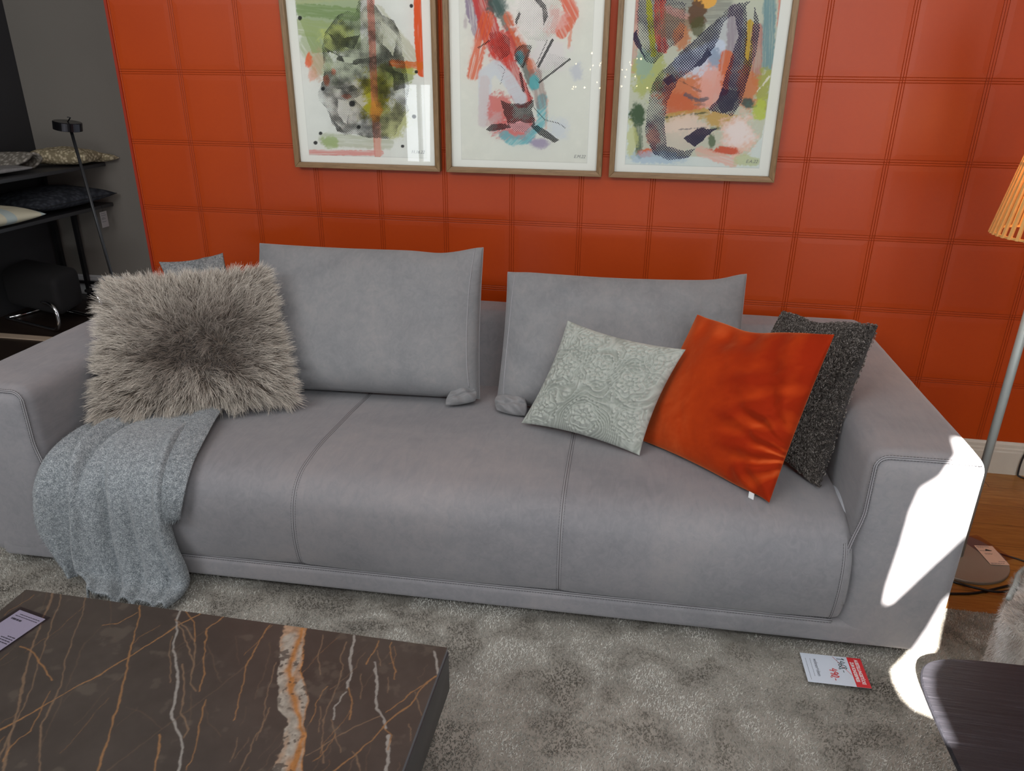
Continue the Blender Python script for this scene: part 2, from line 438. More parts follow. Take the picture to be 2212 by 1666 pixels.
def strands(name, P, D, L, W, mat, parent=None, seg=3, bend=None, curl=None, kink=0, seed=1):
    """one mesh of tapered ribbons. P roots, D unit directions, bend added along t^2"""
    g = np.random.default_rng(seed); N = len(P)
    side = np.cross(D, g.normal(size=(N, 3))); side /= np.linalg.norm(side, axis=1, keepdims=True)+1e-9
    up2 = np.cross(D, side)
    V = np.zeros((N, seg+1, 2, 3)); T = np.zeros((N, seg+1, 2)); ph = g.uniform(0, 6.28, N)
    for k in range(seg+1):
        t = k/seg
        c = P+D*(L*t)[:, None]
        if bend is not None: c = c+bend*(L*t*t)[:, None]
        if kink: c = c+side*(np.sin(ph+t*7)*kink*t)[:, None]
        if curl is not None:
            a = ph+t*curl[1]; c = P+D*(L*np.sin(t*PI)*.8)[:, None]+(side*np.cos(a)[:, None]+up2*np.sin(a)[:, None])*curl[0]
        w = W*(1-.85*t if curl is None else .8)
        ww = (side if curl is None else D)*np.reshape(w, (-1, 1))*.5
        V[:, k, 0] = c-ww; V[:, k, 1] = c+ww; T[:, k] = t
    base = (np.arange(N)*(seg+1)*2)[:, None, None]; k = np.arange(seg)[None, :, None]*2
    F = (base+k+np.array([0, 1, 3, 2])[None, None, :]).reshape(-1, 4)
    me = np_mesh(V.reshape(-1, 3), F); set_float(me, T.ravel(), 'along')
    set_float(me, np.repeat(g.uniform(0, 1, N), (seg+1)*2), 'rnd')
    return link(name, me, mat, parent)

# ------------------------------------------------------------------ sofa
TH = math.atan(.0297)
sofa = empty('sofa', (.198, -1.308, 0), 'long grey nubuck leather sofa with wide low arms standing on the mottled rug', 'sofa', rz=TH)
SM = mat_of(sofa)
def SW(x, v, z): return SM @ Vector((x, v, z))
XL, XR, SL = .262, 2.532, 2.805
def armwarp(x0, x1):
    def f(P):
        u = (P[:, 0]-x0)/(x1-x0)*2-1; v = P[:, 1]/1.15*2-1; zz = (P[:, 2]-.054)/.58
        P = P.copy(); top = sstep(.75, 1, zz)
        P[:, 2] += .012*(1-u*u)*(1-v**4)*top
        P[:, 2] += .003*fbm(P[:, 0]*6, P[:, 1]*6, 3)*top
        P[:, 1] += .006*(np.abs(u)**2)*sstep(.2, 0, P[:, 1])*1.0
        return P
    return f
for i, (x0, x1) in enumerate(((0, XL), (XR, SL))):
    a = link('arm', soft_box((x0, 0, .054), (x1, 1.15, .628), .046, .025, armwarp(x0, x1)), LEATHER, sofa, world=False)
def basewarp(P):
    return P
link('base', soft_box((.05, .001, .054), (SL-.05, 1.12, .124), .018, .03), LEATHER, sofa, world=False)
def backwarp(P):
    P = P.copy(); w = (1.15-P[:, 1])/.25
    d = .16+np.clip(.625-P[:, 2], 0, .4)*.60
    P[:, 1] = 1.15-w*d
    P[:, 2] += .004*fbm(P[:, 0]*4, P[:, 1]*4, 5)
    return P
link('back', soft_box((.245, .90, .10), (2.555, 1.15, .625), .045, .03, backwarp), LEATHER, sofa, world=False)
# seat cushion lofted along x
SP = catmull([(.30, .122), (.10, .122), (.03, .124), (.006, .140), (-.008, .19), (-.013, .25), (-.006, .315), (.014, .362), (.055, .396), (.12, .411), (.25, .416), (.45, .404), (.62, .390), (.80, .380), (.98, .37)], 90)
SEAMS = (1.035, 1.79)
def seat_xyz(x, prof):
    """x (n,), prof (m,2)-> (n,m,3) in sofa coords"""
    e = np.minimum(x-XL+.012, XR+.008-x); e = np.clip(e, 0, 1)
    rd = 1-np.sqrt(np.clip(1-(1-np.clip(e/.036, 0, 1))**2, 0, 1))          # rounding towards the arms
    seam = sum(np.exp(-((x-s)/.011)**2) for s in SEAMS)
    crown = np.sin(np.clip((x-XL)/(SEAMS[0]-XL), 0, 1)*PI)*(x < SEAMS[0])+np.sin(np.clip((x-SEAMS[0])/(SEAMS[1]-SEAMS[0]), 0, 1)*PI)*((x >= SEAMS[0]) & (x < SEAMS[1]))+np.sin(np.clip((x-SEAMS[1])/(XR-SEAMS[1]), 0, 1)*PI)*(x >= SEAMS[1])
    v = prof[:, 0][None, :]; z = prof[:, 1][None, :]
    cv, cz = .45, .26
    k = 1-.026*rd[:, None]-.0045*seam[:, None]+.010*crown[:, None]
    V = cv+(v-cv)*np.where(v < .3, k, 1); Z = cz+(z-cz)*(k+.012*crown[:, None]) - .028*rd[:, None]*(z > .2)
    X = np.broadcast_to(x[:, None], V.shape)
    wr = .0035*fbm(X*7, V*5+Z*3, 11)+.0022*fbm(X*22+4*fbm(X*5, V*5, 9), V*7+Z*4, 12)*sstep(1.3, .6, X)
    Z = Z+wr*(Z > .3); V = V-wr*(v < .1)
    return np.stack([X, V, Z], -1)
xs = np.unique(np.concatenate([np.linspace(XL-.010, XR+.008, 170), XL-.010+np.linspace(0, .04, 9), XR+.008-np.linspace(0, .04, 9)]+[s+np.linspace(-.02, .02, 11) for s in SEAMS]))
G = seat_xyz(xs, SP)
nu, nv = G.shape[:2]
V = G.reshape(-1, 3); F = [grid_faces(nu, nv, 0, flip=True)]
me = np_mesh(V, np.vstack(F)); bm = bmesh.new(); bm.from_mesh(me); bm.verts.ensure_lookup_table()
for i in (0, nu-1):
    vs = [bm.verts[i*nv+j] for j in range(nv)]
    try: bm.faces.new(vs if i == 0 else vs[::-1])
    except Exception: pass
bm.to_mesh(me); bm.free()
seat = link('seat_cushion', me, LEATHER, sofa, world=False)

def seam_lines(name, pts, nrm, parent, off=.0062, r=.0007, dash=.0050, gap=.0026, welt=.0022, world=False, lift=.0006):
    """double-stitched seam following pts (local coords) with normals"""
    pts = np.array([tuple(p) for p in pts], float); nrm = np.array([tuple(n) for n in nrm], float)
    nrm /= np.linalg.norm(nrm, axis=1, keepdims=True)+1e-9
    d = np.gradient(pts, axis=0); d /= np.linalg.norm(d, axis=1, keepdims=True)+1e-9
    sd = np.cross(d, nrm)
    mb = MB()
    for s in (-1, 1): mb.tube([Vector(p) for p in pts+sd*s*.0024-nrm*.0004], .0019, 6)
    g = mb.build('seam', THREAD, parent, smooth=True, world=world)
    mb = MB(); mb.tube([Vector(p) for p in pts+nrm*.0006], .0010, 5); mb.build('seam_groove', GROOVE, g, smooth=True, world=False)
    arc = np.concatenate([[0], np.cumsum(np.linalg.norm(np.diff(pts, axis=0), axis=1))])
    mb = MB()
    for s in (-1, 1):
        q = pts+sd*off*s+nrm*lift; t = 0
        while t+dash < arc[-1]:
            a = [np.interp(t+k*dash, arc, q[:, i]) for k in (0,) for i in range(3)]; b = [np.interp(t+dash, arc, q[:, i]) for i in range(3)]
            mb.tube([a, b], r, 4); t += dash+gap
    st = mb.build('stitching', DASHM, g, world=False)
    return g
for s in SEAMS:
    g = seat_xyz(np.array([s-.0001, s, s+.0001]), SP)[1]; g = g[np.arange(4, 86)]
    d = np.gradient(g, axis=0); n = np.stack([d[:, 0]*0, -d[:, 2], d[:, 1]], -1); n = np.where((n[:, 2:3] < 0) & (g[:, 1:2] > .2), -n, n)
    seam_lines('seam', g, n, sofa)
    seam_lines('seam', [(s, .006, z) for z in np.linspace(.060, .120, 12)], [(0, -1, 0)]*12, sofa, welt=.0016)
for s, sg in ((XL+.016, 1), (XR-.016, -1)):
    g = seat_xyz(np.array([s-.0001, s, s+.0001]), SP)[1]; g = g[np.arange(8, 46)]
    d = np.gradient(g, axis=0); n = np.stack([d[:, 0]*0-sg*.5*np.linalg.norm(d, axis=1), -d[:, 2], d[:, 1]], -1)
    seam_lines('seam', g, n, sofa)
# front piping line under the seat cushion
seam_lines('seam', [(x, .010, .1225) for x in np.linspace(XL+.01, XR-.01, 200)], [(0, -.6, .8)]*200, sofa, off=.006, welt=.0022)
# arm seams: round the front face
def arm_path(x0, x1, inner):
    i = .013; r = .030; zt = .628-i+.004; a = x0+i; b = x1-i; P = []
    if inner == 'r':       # inner edge on the left (right arm)
        P += [(a-.020*float(sstep(.47, .34, z)), z) for z in np.linspace(.34, zt-r, 28)]+[(a+r-r*math.cos(t), zt-r+r*math.sin(t)) for t in np.linspace(0, PI/2, 9)[1:]]+[(x, zt) for x in np.linspace(a+r, b-.012, 20)[1:]]
    else:
        P += [(b+.020*float(sstep(.47, .34, z)), z) for z in np.linspace(.34, zt-r, 28)]+[(b-r+r*math.cos(t), zt-r+r*math.sin(t)) for t in np.linspace(0, PI/2, 9)[1:]]+[(x, zt) for x in np.linspace(b-r, a+.012, 20)[1:]]
    pts = [(x, .0125, z) for x, z in P]; cx, cz = (x0+x1)/2, .45
    n = []
    for x, z in P:
        dx = (-1 if x < cx else 1) if abs(z-zt) > .02 else 0; dz = 1 if z > zt-.02 else 0
        n.append((dx*.7, -.7, dz*.7))
    return pts, n
for (x0, x1, k) in ((0, XL, 'l'), (XR, SL, 'r')):
    p, n = arm_path(x0, x1, k); seam_lines('seam', p, n, sofa, off=.0050)
BLACKM = simple('black_metal', (.012, .012, .013, 1), .4)
for (x, v) in ((.35, .10), (2.365, .085), (.35, 1.0), (2.40, 1.0)):
    mb = MB(); mb.box((x-.03, v-.02, .0205), (x+.03, v+.02, .056)); mb.build('leg', BLACKM, sofa, world=False, bevel=.004)
# white care label tucked beside the right arm
pp = catmull([(2.726, -.965, .372), (2.722, -1.03, .378), (2.722, -1.09, .372), (2.735, -1.16, .372), (2.745, -1.19, .385)], 16)
V = []; 
for i, p in enumerate(pp): V += [(p[0]-.003, p[1], p[2]+.030), (p[0]+.004, p[1]-.002, p[2]+.046-.02*(i/15)**2)]
o = link('care_label', np_mesh(V, grid_faces(16, 2)), simple('label_cloth', (.48, .50, .54, 1), .7), sofa)
o['label'] = 'pale fabric care label sticking out beside the seat'

# ------------------------------------------------------------------ pillows
class Pillow:
    def __init__(s, BL, BR, TL, TR, th, pinch=.05, e=.45, p=2, n=80, back=1.0, wrinkle=None, sag=0.0, round_=0.0, tips=(), flat=False):
        s.c = [np.array(c, float) for c in (BL, BR, TL, TR)]; s.th = th; s.pinch = pinch; s.e = e; s.p = p; s.n = n; s.back = back; s.w = wrinkle; s.round = round_
        s.N = np.cross((s.c[1]-s.c[0]+s.c[3]-s.c[2]), (s.c[2]-s.c[0]+s.c[3]-s.c[1])); s.N /= np.linalg.norm(s.N)
        s.sag = sag; s.tips = tips; s.flat = flat
        s.size = (np.linalg.norm(s.c[1]-s.c[0]), np.linalg.norm(s.c[2]-s.c[0]))
    def pos(s, u, v, side=1):
        pu, pv = (s.pinch if hasattr(s.pinch, '__len__') else (s.pinch, s.pinch))
        uu = u*(1-pu*(1-v**2)-s.round*v**6*1.0); vv = v*(1-(pv*np.where(v > 0, 1, .15) if s.flat else pv)*(1-u**2)-s.round*u**6)
        for (tu, tv, am, wd) in s.tips: vv = vv+am*np.exp(-((u-tu)**2*1.0+(v-tv)**2)/wd)
        a = ((uu+1)/2)[..., None]; b = ((vv+1)/2)[..., None]
        P = s.c[0]*(1-a)*(1-b)+s.c[1]*a*(1-b)+s.c[2]*(1-a)*b+s.c[3]*a*b
        h = s.th*np.clip((1-np.abs(u)**s.p)*(1-np.abs(v)**s.p), 0, 1)**s.e*(1-s.sag*v)
        if s.w is not None and side > 0: h = h+s.w(u, v)*np.clip((1-u**4)*(1-v**4), 0, 1)**.5
        return P+s.N*((h if side > 0 else -h*s.back))[..., None]
    def mesh(s, extra=None):
        t = np.linspace(-1, 1, s.n); t = np.sin(t*PI/2)*.6+t*.4
        u, v = np.meshgrid(t, t, indexing='ij')
        A = s.pos(u, v, 1); B = s.pos(u, v, -1)
        if extra is not None: A = A+s.N*extra(u, v)[..., None]
        me = np_mesh(np.vstack([A.reshape(-1, 3), B.reshape(-1, 3)]), np.vstack([grid_faces(s.n, s.n), grid_faces(s.n, s.n, s.n*s.n, True)]))
        me2 = me; bm = bmesh.new(); bm.from_mesh(me2); bmesh.ops.remove_doubles(bm, verts=bm.verts, dist=1e-5); bm.to_mesh(me2); bm.free()
        return me2
    def surf(s, u, v, side=1):
        e = 1e-3; P = s.pos(u, v, side); du = s.pos(u+e, v, side)-P; dv = s.pos(u, v+e, side)-P
        n = np.cross(du, dv)*(1 if side > 0 else -1); return P, n/(np.linalg.norm(n, axis=-1, keepdims=True)+1e-12)
    def outline(s, n=40, off=0):
        t = np.linspace(-1, 1, n); o = np.ones(n)
        P = [s.pos(t, -o, 1), s.pos(o, t, 1), s.pos(-t, o, 1), s.pos(-o, -t, 1)]
        return np.vstack([p[:-1] for p in P]+[P[0][:1]])

def cushion(name, pl, mat, label, cat, part='cover', extra=None, piping=None, pr=.002, group=None):
    base = (pl.c[0]+pl.c[1])/2
    root = empty(name, tuple(base), label, cat, group)
    c = link(part, pl.mesh(extra), mat, root)
    if piping is not None:
        mb = MB(); mb.tube([Vector(p) for p in pl.outline()], pr, 6, cap=False); mb.build('piping', piping, root, smooth=True)
    return root, c

LEATHER2 = mat_leather('grey_nubuck_cushion', (.222, .218, .222))
def wrA(u, v):
    return .010*fbm(u*2.2, v*1.6, 21)+.006*fbm(u*6+1.5*fbm(u*2, v*2, 4), v*2.2, 22)*sstep(-.6, .9, v)-.018*np.exp(-((v+.72-.12*u)/.07)**2)*sstep(-.25, -.6, u)*.5
pa = Pillow((.80, -.650, .404), (1.620, -.600, .404), (.745, -.400, .870), (1.592, -.400, .882), .098, (.016, .030), .40, 3.2, 100, .62, wrA, .34, .0, ((1, 1, .05, .025), (.62, 1, -.03, .03)), True)
rootA, _ = cushion('back_cushion', pa, LEATHER2, 'large grey nubuck back cushion behind the fur pillow, the taller and left one of two', 'cushion', piping=THREAD, pr=.0012, group=None)
def wrB(u, v):
    return .012*fbm(u*2.0+3, v*1.6, 31)+.007*fbm(u*7+1.5*fbm(u*2, v*2, 5), v*2.0, 32)+.016*np.exp(-((u+.82+.1*v)/.10)**2)*np.sin(v*9+u*4)*.5
pb = Pillow((1.685, -.625, .404), (2.490, -.640, .404), (1.682, -.410, .822), (2.492, -.400, .830), .098, (.018, .060), .40, 3.2, 100, .62, wrB, .34, .0, ((1, 1, .08, .03), (-1, 1, -.03, .02)), True)
rootB, _ = cushion('back_cushion', pb, LEATHER2, 'grey nubuck back cushion behind the sage and orange pillows', 'cushion', piping=THREAD, pr=.0012)
# gusset seams near one side of each cushion and the tucked ear at the foot
def pillow_seam(pl, u0, root, va=-.86, vb=.985):
    v = np.linspace(va, vb, 60); u = np.full_like(v, u0)+.02*(v**2)-.01
    P, N = pl.surf(u, v); mb = MB(); mb.tube([Vector(p) for p in P+N*.0005], .0016, 6); g = mb.build('seam', THREAD, root, smooth=True)
pillow_seam(pa, .925, rootA); pillow_seam(pb, -.935, rootB, -.93)
def ear(root, a, b, c, d, th):
    pe = Pillow(a, b, c, d, th, -.16, .5, 2.0, 40, .8, lambda u, v: .005*np.sin(u*6+v*4)-.008*np.exp(-((v-.3*u)/.16)**2)); link('folded_corner', pe.mesh(), LEATHER2, root)
ear(rootA, (1.520, -.685, .408), (1.612, -.640, .412), (1.530, -.640, .448), (1.602, -.600, .446), .024)
ear(rootB, (1.700, -.690, .408), (1.800, -.715, .408), (1.690, -.640, .440), (1.790, -.670, .452), .024)

# sage embossed cushion
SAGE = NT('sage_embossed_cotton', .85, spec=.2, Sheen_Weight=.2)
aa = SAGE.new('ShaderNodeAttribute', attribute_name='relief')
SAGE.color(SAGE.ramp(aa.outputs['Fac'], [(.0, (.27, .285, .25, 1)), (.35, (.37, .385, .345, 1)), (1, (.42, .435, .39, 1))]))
SAGE.bump(SAGE.noise(SAGE.coord(), 700, 3), .25, .001)
def relief(u, v):
    x = u*1.0; y = v*.92; h = np.zeros_like(x)
    cs = [(-.62, .15, .4), (.02, -.58, 1.2), (.55, .15, 2.2), (-.05, .25, 0), (-.75, -.62, .8), (.78, -.45, 1.9), (-.45, .80, 2.6), (.40, .78, .2), (.92, .62, 1.1), (-.98, .6, 3)]
    D = []; 
    for cx, cy, ph in cs: D.append(np.hypot(x-cx, y-cy))
    D = np.stack(D); k = D.argmin(0); S = np.sort(D, 0); r = S[0]
    cx = np.array([c[0] for c in cs])[k]; cy = np.array([c[1] for c in cs])[k]; ph = np.array([c[2] for c in cs])[k]
    th = np.arctan2(y-cy, x-cx)
    wob = .05*fbm(x*5, y*5, 41, 3)
    ring = .5+.5*np.cos((r*(1+.16*np.cos(5*th+ph*2))+wob)*88)
    pet = np.abs(np.cos(5.5*th+ph))**.6*np.exp(-((r-.14)/.07)**2)
    fl = .5+.5*np.cos(60*(fbm(x*1.4+2, y*1.4, 44, 2)+.25*np.sin(3*x+2*y)))
    beads = (.5+.5*np.cos(th*26))*np.exp(-((r-.30)/.018)**2)
    edge = sstep(.0, .05, S[1]-S[0])
    far = sstep(.20, .30, r)
    h = np.where(r < .05, np.cos(r/.05*PI/2), 0)+pet*.9*(1-far)+ring**3*(1-.75*far)*.6*(r > .06)+fl**3*far*.75+beads*.8
    return np.clip(h*(.35+.65*edge), 0, 1.2)
pg = Pillow((1.800, -.790, .417), (2.182, -.945, .419), (1.925, -.665, .733), (2.292, -.815, .715), .055, .085, .5, 2, 300, .8, lambda u, v: .006*fbm(u*2, v*2, 51))
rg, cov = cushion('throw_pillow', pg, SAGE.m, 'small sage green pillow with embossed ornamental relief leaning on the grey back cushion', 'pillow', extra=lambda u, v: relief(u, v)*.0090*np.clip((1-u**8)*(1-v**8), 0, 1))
co = np.zeros(len(cov.data.vertices)*3); 
# relief value stored for the shader (recomputed from the vertices' place in the cushion plane)
cov.data.vertices.foreach_get('co', co); co = co.reshape(-1, 3)+np.array(rg.location)
q = co-pg.c[0]; 
for _ in range(1):
    a = pg.c[1]-pg.c[0]; b = pg.c[2]-pg.c[0]; n = pg.N
    A3 = np.stack([a, b, n], 1); uv = np.linalg.solve(A3, q.T).T
# invert pinch approx by nearest grid sample: simple fixed point
uu = uv[:, 0]*2-1; vv = uv[:, 1]*2-1; u = uu.copy(); v = vv.copy()
for _ in range(6):
    P = pg.pos(np.clip(u, -1, 1), np.clip(v, -1, 1), 1); w2 = np.linalg.solve(A3, (P-pg.c[0]).T).T
    u += (uu-(w2[:, 0]*2-1)); v += (vv-(w2[:, 1]*2-1))
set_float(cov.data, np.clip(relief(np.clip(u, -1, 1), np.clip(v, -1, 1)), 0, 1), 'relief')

# orange velvet pillow
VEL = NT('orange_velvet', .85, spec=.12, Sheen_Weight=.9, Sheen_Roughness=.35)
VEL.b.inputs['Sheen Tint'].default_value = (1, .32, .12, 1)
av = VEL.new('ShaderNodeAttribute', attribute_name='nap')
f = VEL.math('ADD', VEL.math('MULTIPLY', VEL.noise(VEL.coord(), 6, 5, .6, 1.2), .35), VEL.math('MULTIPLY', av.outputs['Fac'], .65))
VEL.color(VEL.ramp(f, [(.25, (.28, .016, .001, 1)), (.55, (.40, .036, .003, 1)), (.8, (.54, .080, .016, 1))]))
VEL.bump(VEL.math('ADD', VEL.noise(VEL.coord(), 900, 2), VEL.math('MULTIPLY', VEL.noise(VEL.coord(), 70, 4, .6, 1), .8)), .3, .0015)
def wrO(u, v):
    r = np.hypot(u-1.15, v+.35)
    a = np.arctan2(v+.35, u-1.15)
    folds = np.sin(a*13+2.2*fbm(u*2, v*2, 61))*sstep(.15, .75, u)*.0075
    top = -.022*np.exp(-((v-.80)/.16)**2-((u+.15)/.38)**2)+.006*np.sin(u*16+3*v)*sstep(.45, .9, v)
    diag = .007*np.sin(14*(v-.5*u)+2*fbm(u*2, v*2, 63))*sstep(.0, .6, u)*sstep(.9, .2, np.abs(v))
    bot = .006*np.sin((u+v)*20)*np.exp(-((u-.8)**2+(v+.9)**2)/.08)
    return folds+top+diag+bot+.006*fbm(u*2.5, v*2.5, 62)
po = Pillow((2.185, -.830, .413), (2.525, -1.150, .415), (2.325, -.655, .772), (2.640, -1.035, .860), .078, (.035, .05), .46, 2, 200, .7, wrO, tips=((-.05, 1, -.07, .16), (-1, 1, .02, .02), (.9, -1, .03, .05)))
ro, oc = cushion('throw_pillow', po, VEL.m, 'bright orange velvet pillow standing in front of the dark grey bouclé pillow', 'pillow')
ro['label'] = 'bright orange velvet pillow standing in front of the dark boucle pillow'
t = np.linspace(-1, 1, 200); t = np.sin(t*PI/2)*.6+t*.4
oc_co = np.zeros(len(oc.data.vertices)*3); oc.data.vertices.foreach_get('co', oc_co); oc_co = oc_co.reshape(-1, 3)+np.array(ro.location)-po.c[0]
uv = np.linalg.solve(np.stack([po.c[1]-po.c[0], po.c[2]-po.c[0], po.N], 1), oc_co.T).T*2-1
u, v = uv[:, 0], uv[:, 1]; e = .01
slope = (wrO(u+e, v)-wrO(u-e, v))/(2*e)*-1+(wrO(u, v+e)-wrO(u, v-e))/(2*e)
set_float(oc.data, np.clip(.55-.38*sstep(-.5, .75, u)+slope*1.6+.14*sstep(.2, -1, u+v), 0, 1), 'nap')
mb = MB(); mb.box((-.008, -.001, -.012), (.008, .001, .006), Matrix.Translation((2.482, -1.128, .428)) @ Matrix.Rotation(-.75, 4, 'Z'))
o = mb.build('care_tag', simple('white_label', (.8, .8, .8, 1), .7), ro); o['label'] = 'tiny white sewn-in tag'

# dark boucle pillow
BOU = NT('dark_boucle', .95, spec=.1)
ar = BOU.new('ShaderNodeAttribute', attribute_name='rnd'); al = BOU.new('ShaderNodeAttribute', attribute_name='along')
BOU.color(BOU.ramp(ar.outputs['Fac'], [(0, (.060, .050, .044, 1)), (.6, (.165, .142, .126, 1)), (1, (.31, .275, .25, 1))]))
pd = Pillow((2.480, -.680, .430), (2.672, -1.040, .420), (2.598, -.560, .772), (2.775, -.915, .855), .060, .045, .42, 2, 90, .25, lambda u, v: .012*fbm(u*2, v*2, 71)-.02*np.exp(-((v-.85)/.12)**2-((u)/.3)**2), tips=((-.1, 1, -.06, .12),))
rd_, _ = cushion('throw_pillow', pd, simple('boucle_ground', (.045, .038, .035, 1), .95), 'dark grey boucle pillow leaning on the right arm behind the orange one', 'pillow')
def scatter(pl, n, side=1, seed=3, lim=.995):
    g = np.random.default_rng(seed); u = g.uniform(-lim, lim, n); v = g.uniform(-lim, lim, n); return (u, v)+pl.surf(u, v, side)
g = np.random.default_rng(5)
PP = []; NN = []
for sd, n in ((1, 24000), (-1, 6000)):
    u, v, P, N = scatter(pd, n, sd, 8+sd); PP.append(P+N*.001); NN.append(N)
P = np.vstack(PP); N = np.vstack(NN); D = N+g.normal(size=N.shape)*.5; D /= np.linalg.norm(D, axis=1, keepdims=True)
strands('boucle_loops', P, D, g.uniform(.003, .007, len(P)), g.uniform(.0018, .0028, len(P)), BOU.m, rd_, seg=7, curl=(.0034, 6.0), seed=9)

# fur pillow
FUR = NT('fur_strands', .75, spec=.2, Sheen_Weight=.2)
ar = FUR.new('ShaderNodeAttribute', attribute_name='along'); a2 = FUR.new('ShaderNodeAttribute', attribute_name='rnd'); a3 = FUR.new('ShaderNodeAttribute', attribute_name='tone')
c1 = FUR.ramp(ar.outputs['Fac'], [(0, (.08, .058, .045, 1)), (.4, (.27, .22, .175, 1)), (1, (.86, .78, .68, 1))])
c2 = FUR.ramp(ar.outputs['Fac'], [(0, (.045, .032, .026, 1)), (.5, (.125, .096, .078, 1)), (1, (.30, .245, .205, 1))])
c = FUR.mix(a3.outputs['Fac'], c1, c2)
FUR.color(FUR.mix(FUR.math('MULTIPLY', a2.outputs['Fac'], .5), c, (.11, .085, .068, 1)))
pf = Pillow((.528, -1.100, .462), (1.010, -.812, .446), (.410, -.800, .788), (.858, -.615, .812), .070, (.02, .06), .42, 2, 70, .8, lambda u, v: .012*fbm(u*1.6, v*1.6, 81))
rf, _ = cushion('throw_pillow', pf, simple('fur_hide', (.12, .09, .07, 1), .9), 'shaggy beige long-haired fur pillow with a darker brown centre leaning in the left corner', 'pillow')
g = np.random.default_rng(17); P_, D_, B_, L_, T_ = [], [], [], [], []
for sd, n in ((1, 27000), (-1, 4000)):
    u, v, P, N = scatter(pf, n, sd, 20+sd)
    if sd > 0:
        k = 9000; ed = g.uniform(-1, 1, k); w4 = g.integers(0, 4, k); q = 1-g.uniform(0, .05, k)
        u = np.concatenate([u, np.where(w4 == 0, q, np.where(w4 == 1, -q, ed))]); v = np.concatenate([v, np.where(w4 == 2, q, np.where(w4 == 3, -q, ed))])
        P, N = pf.surf(u, v, 1)
    ax = (pf.c[1]-pf.c[0]); ax /= np.linalg.norm(ax); ay = (pf.c[2]-pf.c[0]); ay /= np.linalg.norm(ay)
    cl = fbm(u*9, v*9, 91, 3)*1.3; cl2 = fbm(u*9+9, v*9, 92, 3)*1.3
    fx = u-.15+.55*cl; fy = (v+.35)*.9+.55*cl2
    fl = ax*fx[:, None]+ay*fy[:, None]; fl /= np.linalg.norm(fl, axis=1, keepdims=True)+.25
    K_ = 15; jx = .35*fbm(u*5, v*5, 95, 2); cu_ = (np.floor((u+jx)*K_)+.5)/K_-jx; cv_ = (np.floor((v-jx)*K_*.9)+.5)/(K_*.9)+jx
    cu_ = cu_+.03*(_h(np.floor((u+jx)*K_), np.floor((v-jx)*K_*.9), 3)-.5); PC, _n = pf.surf(np.clip(cu_, -.99, .99), np.clip(cv_, -.99, .99), sd)
    h1 = _h(np.floor((u+jx)*K_), np.floor((v-jx)*K_*.9), 11)-.5; h2 = _h(np.floor((u+jx)*K_), np.floor((v-jx)*K_*.9), 12)-.5
    fl = fl+ax*h1[:, None]*.8+ay*h2[:, None]*.8
    D = N*.75+fl*.75+g.normal(size=N.shape)*.16; D /= np.linalg.norm(D, axis=1, keepdims=True)
    bend = fl*.50+np.array([0, 0, -.22])+g.normal(size=N.shape)*.10+(PC-P)/.036*.36
    edge = np.maximum(np.abs(u), np.abs(v))
    tone = sstep(.90, .30, np.hypot((u-.12)*.95, (v+.05)*1.05)+.35*fbm(u*3, v*3, 93, 3))
    band = np.exp(-((v+.33+.15*np.sin(u*2))/.13)**2)*sstep(.75, .35, np.abs(u-.1))
    P_.append(P); D_.append(D); B_.append(bend); T_.append(np.clip(tone*.75+band*.6, 0, 1)); L_.append(g.uniform(.026, .046, len(u))*(1-.35*band))
P = np.vstack(P_); T = np.concatenate(T_)
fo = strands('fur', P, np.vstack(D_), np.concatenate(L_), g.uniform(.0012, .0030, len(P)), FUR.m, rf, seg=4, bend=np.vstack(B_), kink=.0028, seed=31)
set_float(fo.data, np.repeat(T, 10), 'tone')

# small tweed pillow in the back corner
TWEED = NT('grey_tweed', .9, spec=.1)
vv_ = TWEED.coord(); fq = TWEED.math('ADD', TWEED.math('MULTIPLY', TWEED.noise(vv_, 420, 2, .8), .7), TWEED.math('MULTIPLY', TWEED.noise(vv_, 130, 3), .3))
TWEED.color(TWEED.ramp(fq, [(.36, (.07, .075, .08, 1)), (.5, (.19, .195, .20, 1)), (.62, (.40, .40, .39, 1))])); TWEED.bump(fq, .5, .003)
pt = Pillow((.560, -.595, .440), (.730, -.540, .440), (.305, -.385, .775), (.560, -.350, .815), .06, .06, .5, 2, 70, .8, lambda u, v: -.03*np.exp(-((v-.78)/.2)**2-((u+.1)/.35)**2)+.02*np.exp(-((u-.35-.4*(v-.8))/.12)**2)*sstep(.3, 1, v))
cushion('throw_pillow', pt, TWEED.m, 'grey tweed pillow mostly hidden behind the fur one, only its folded top showing', 'pillow')

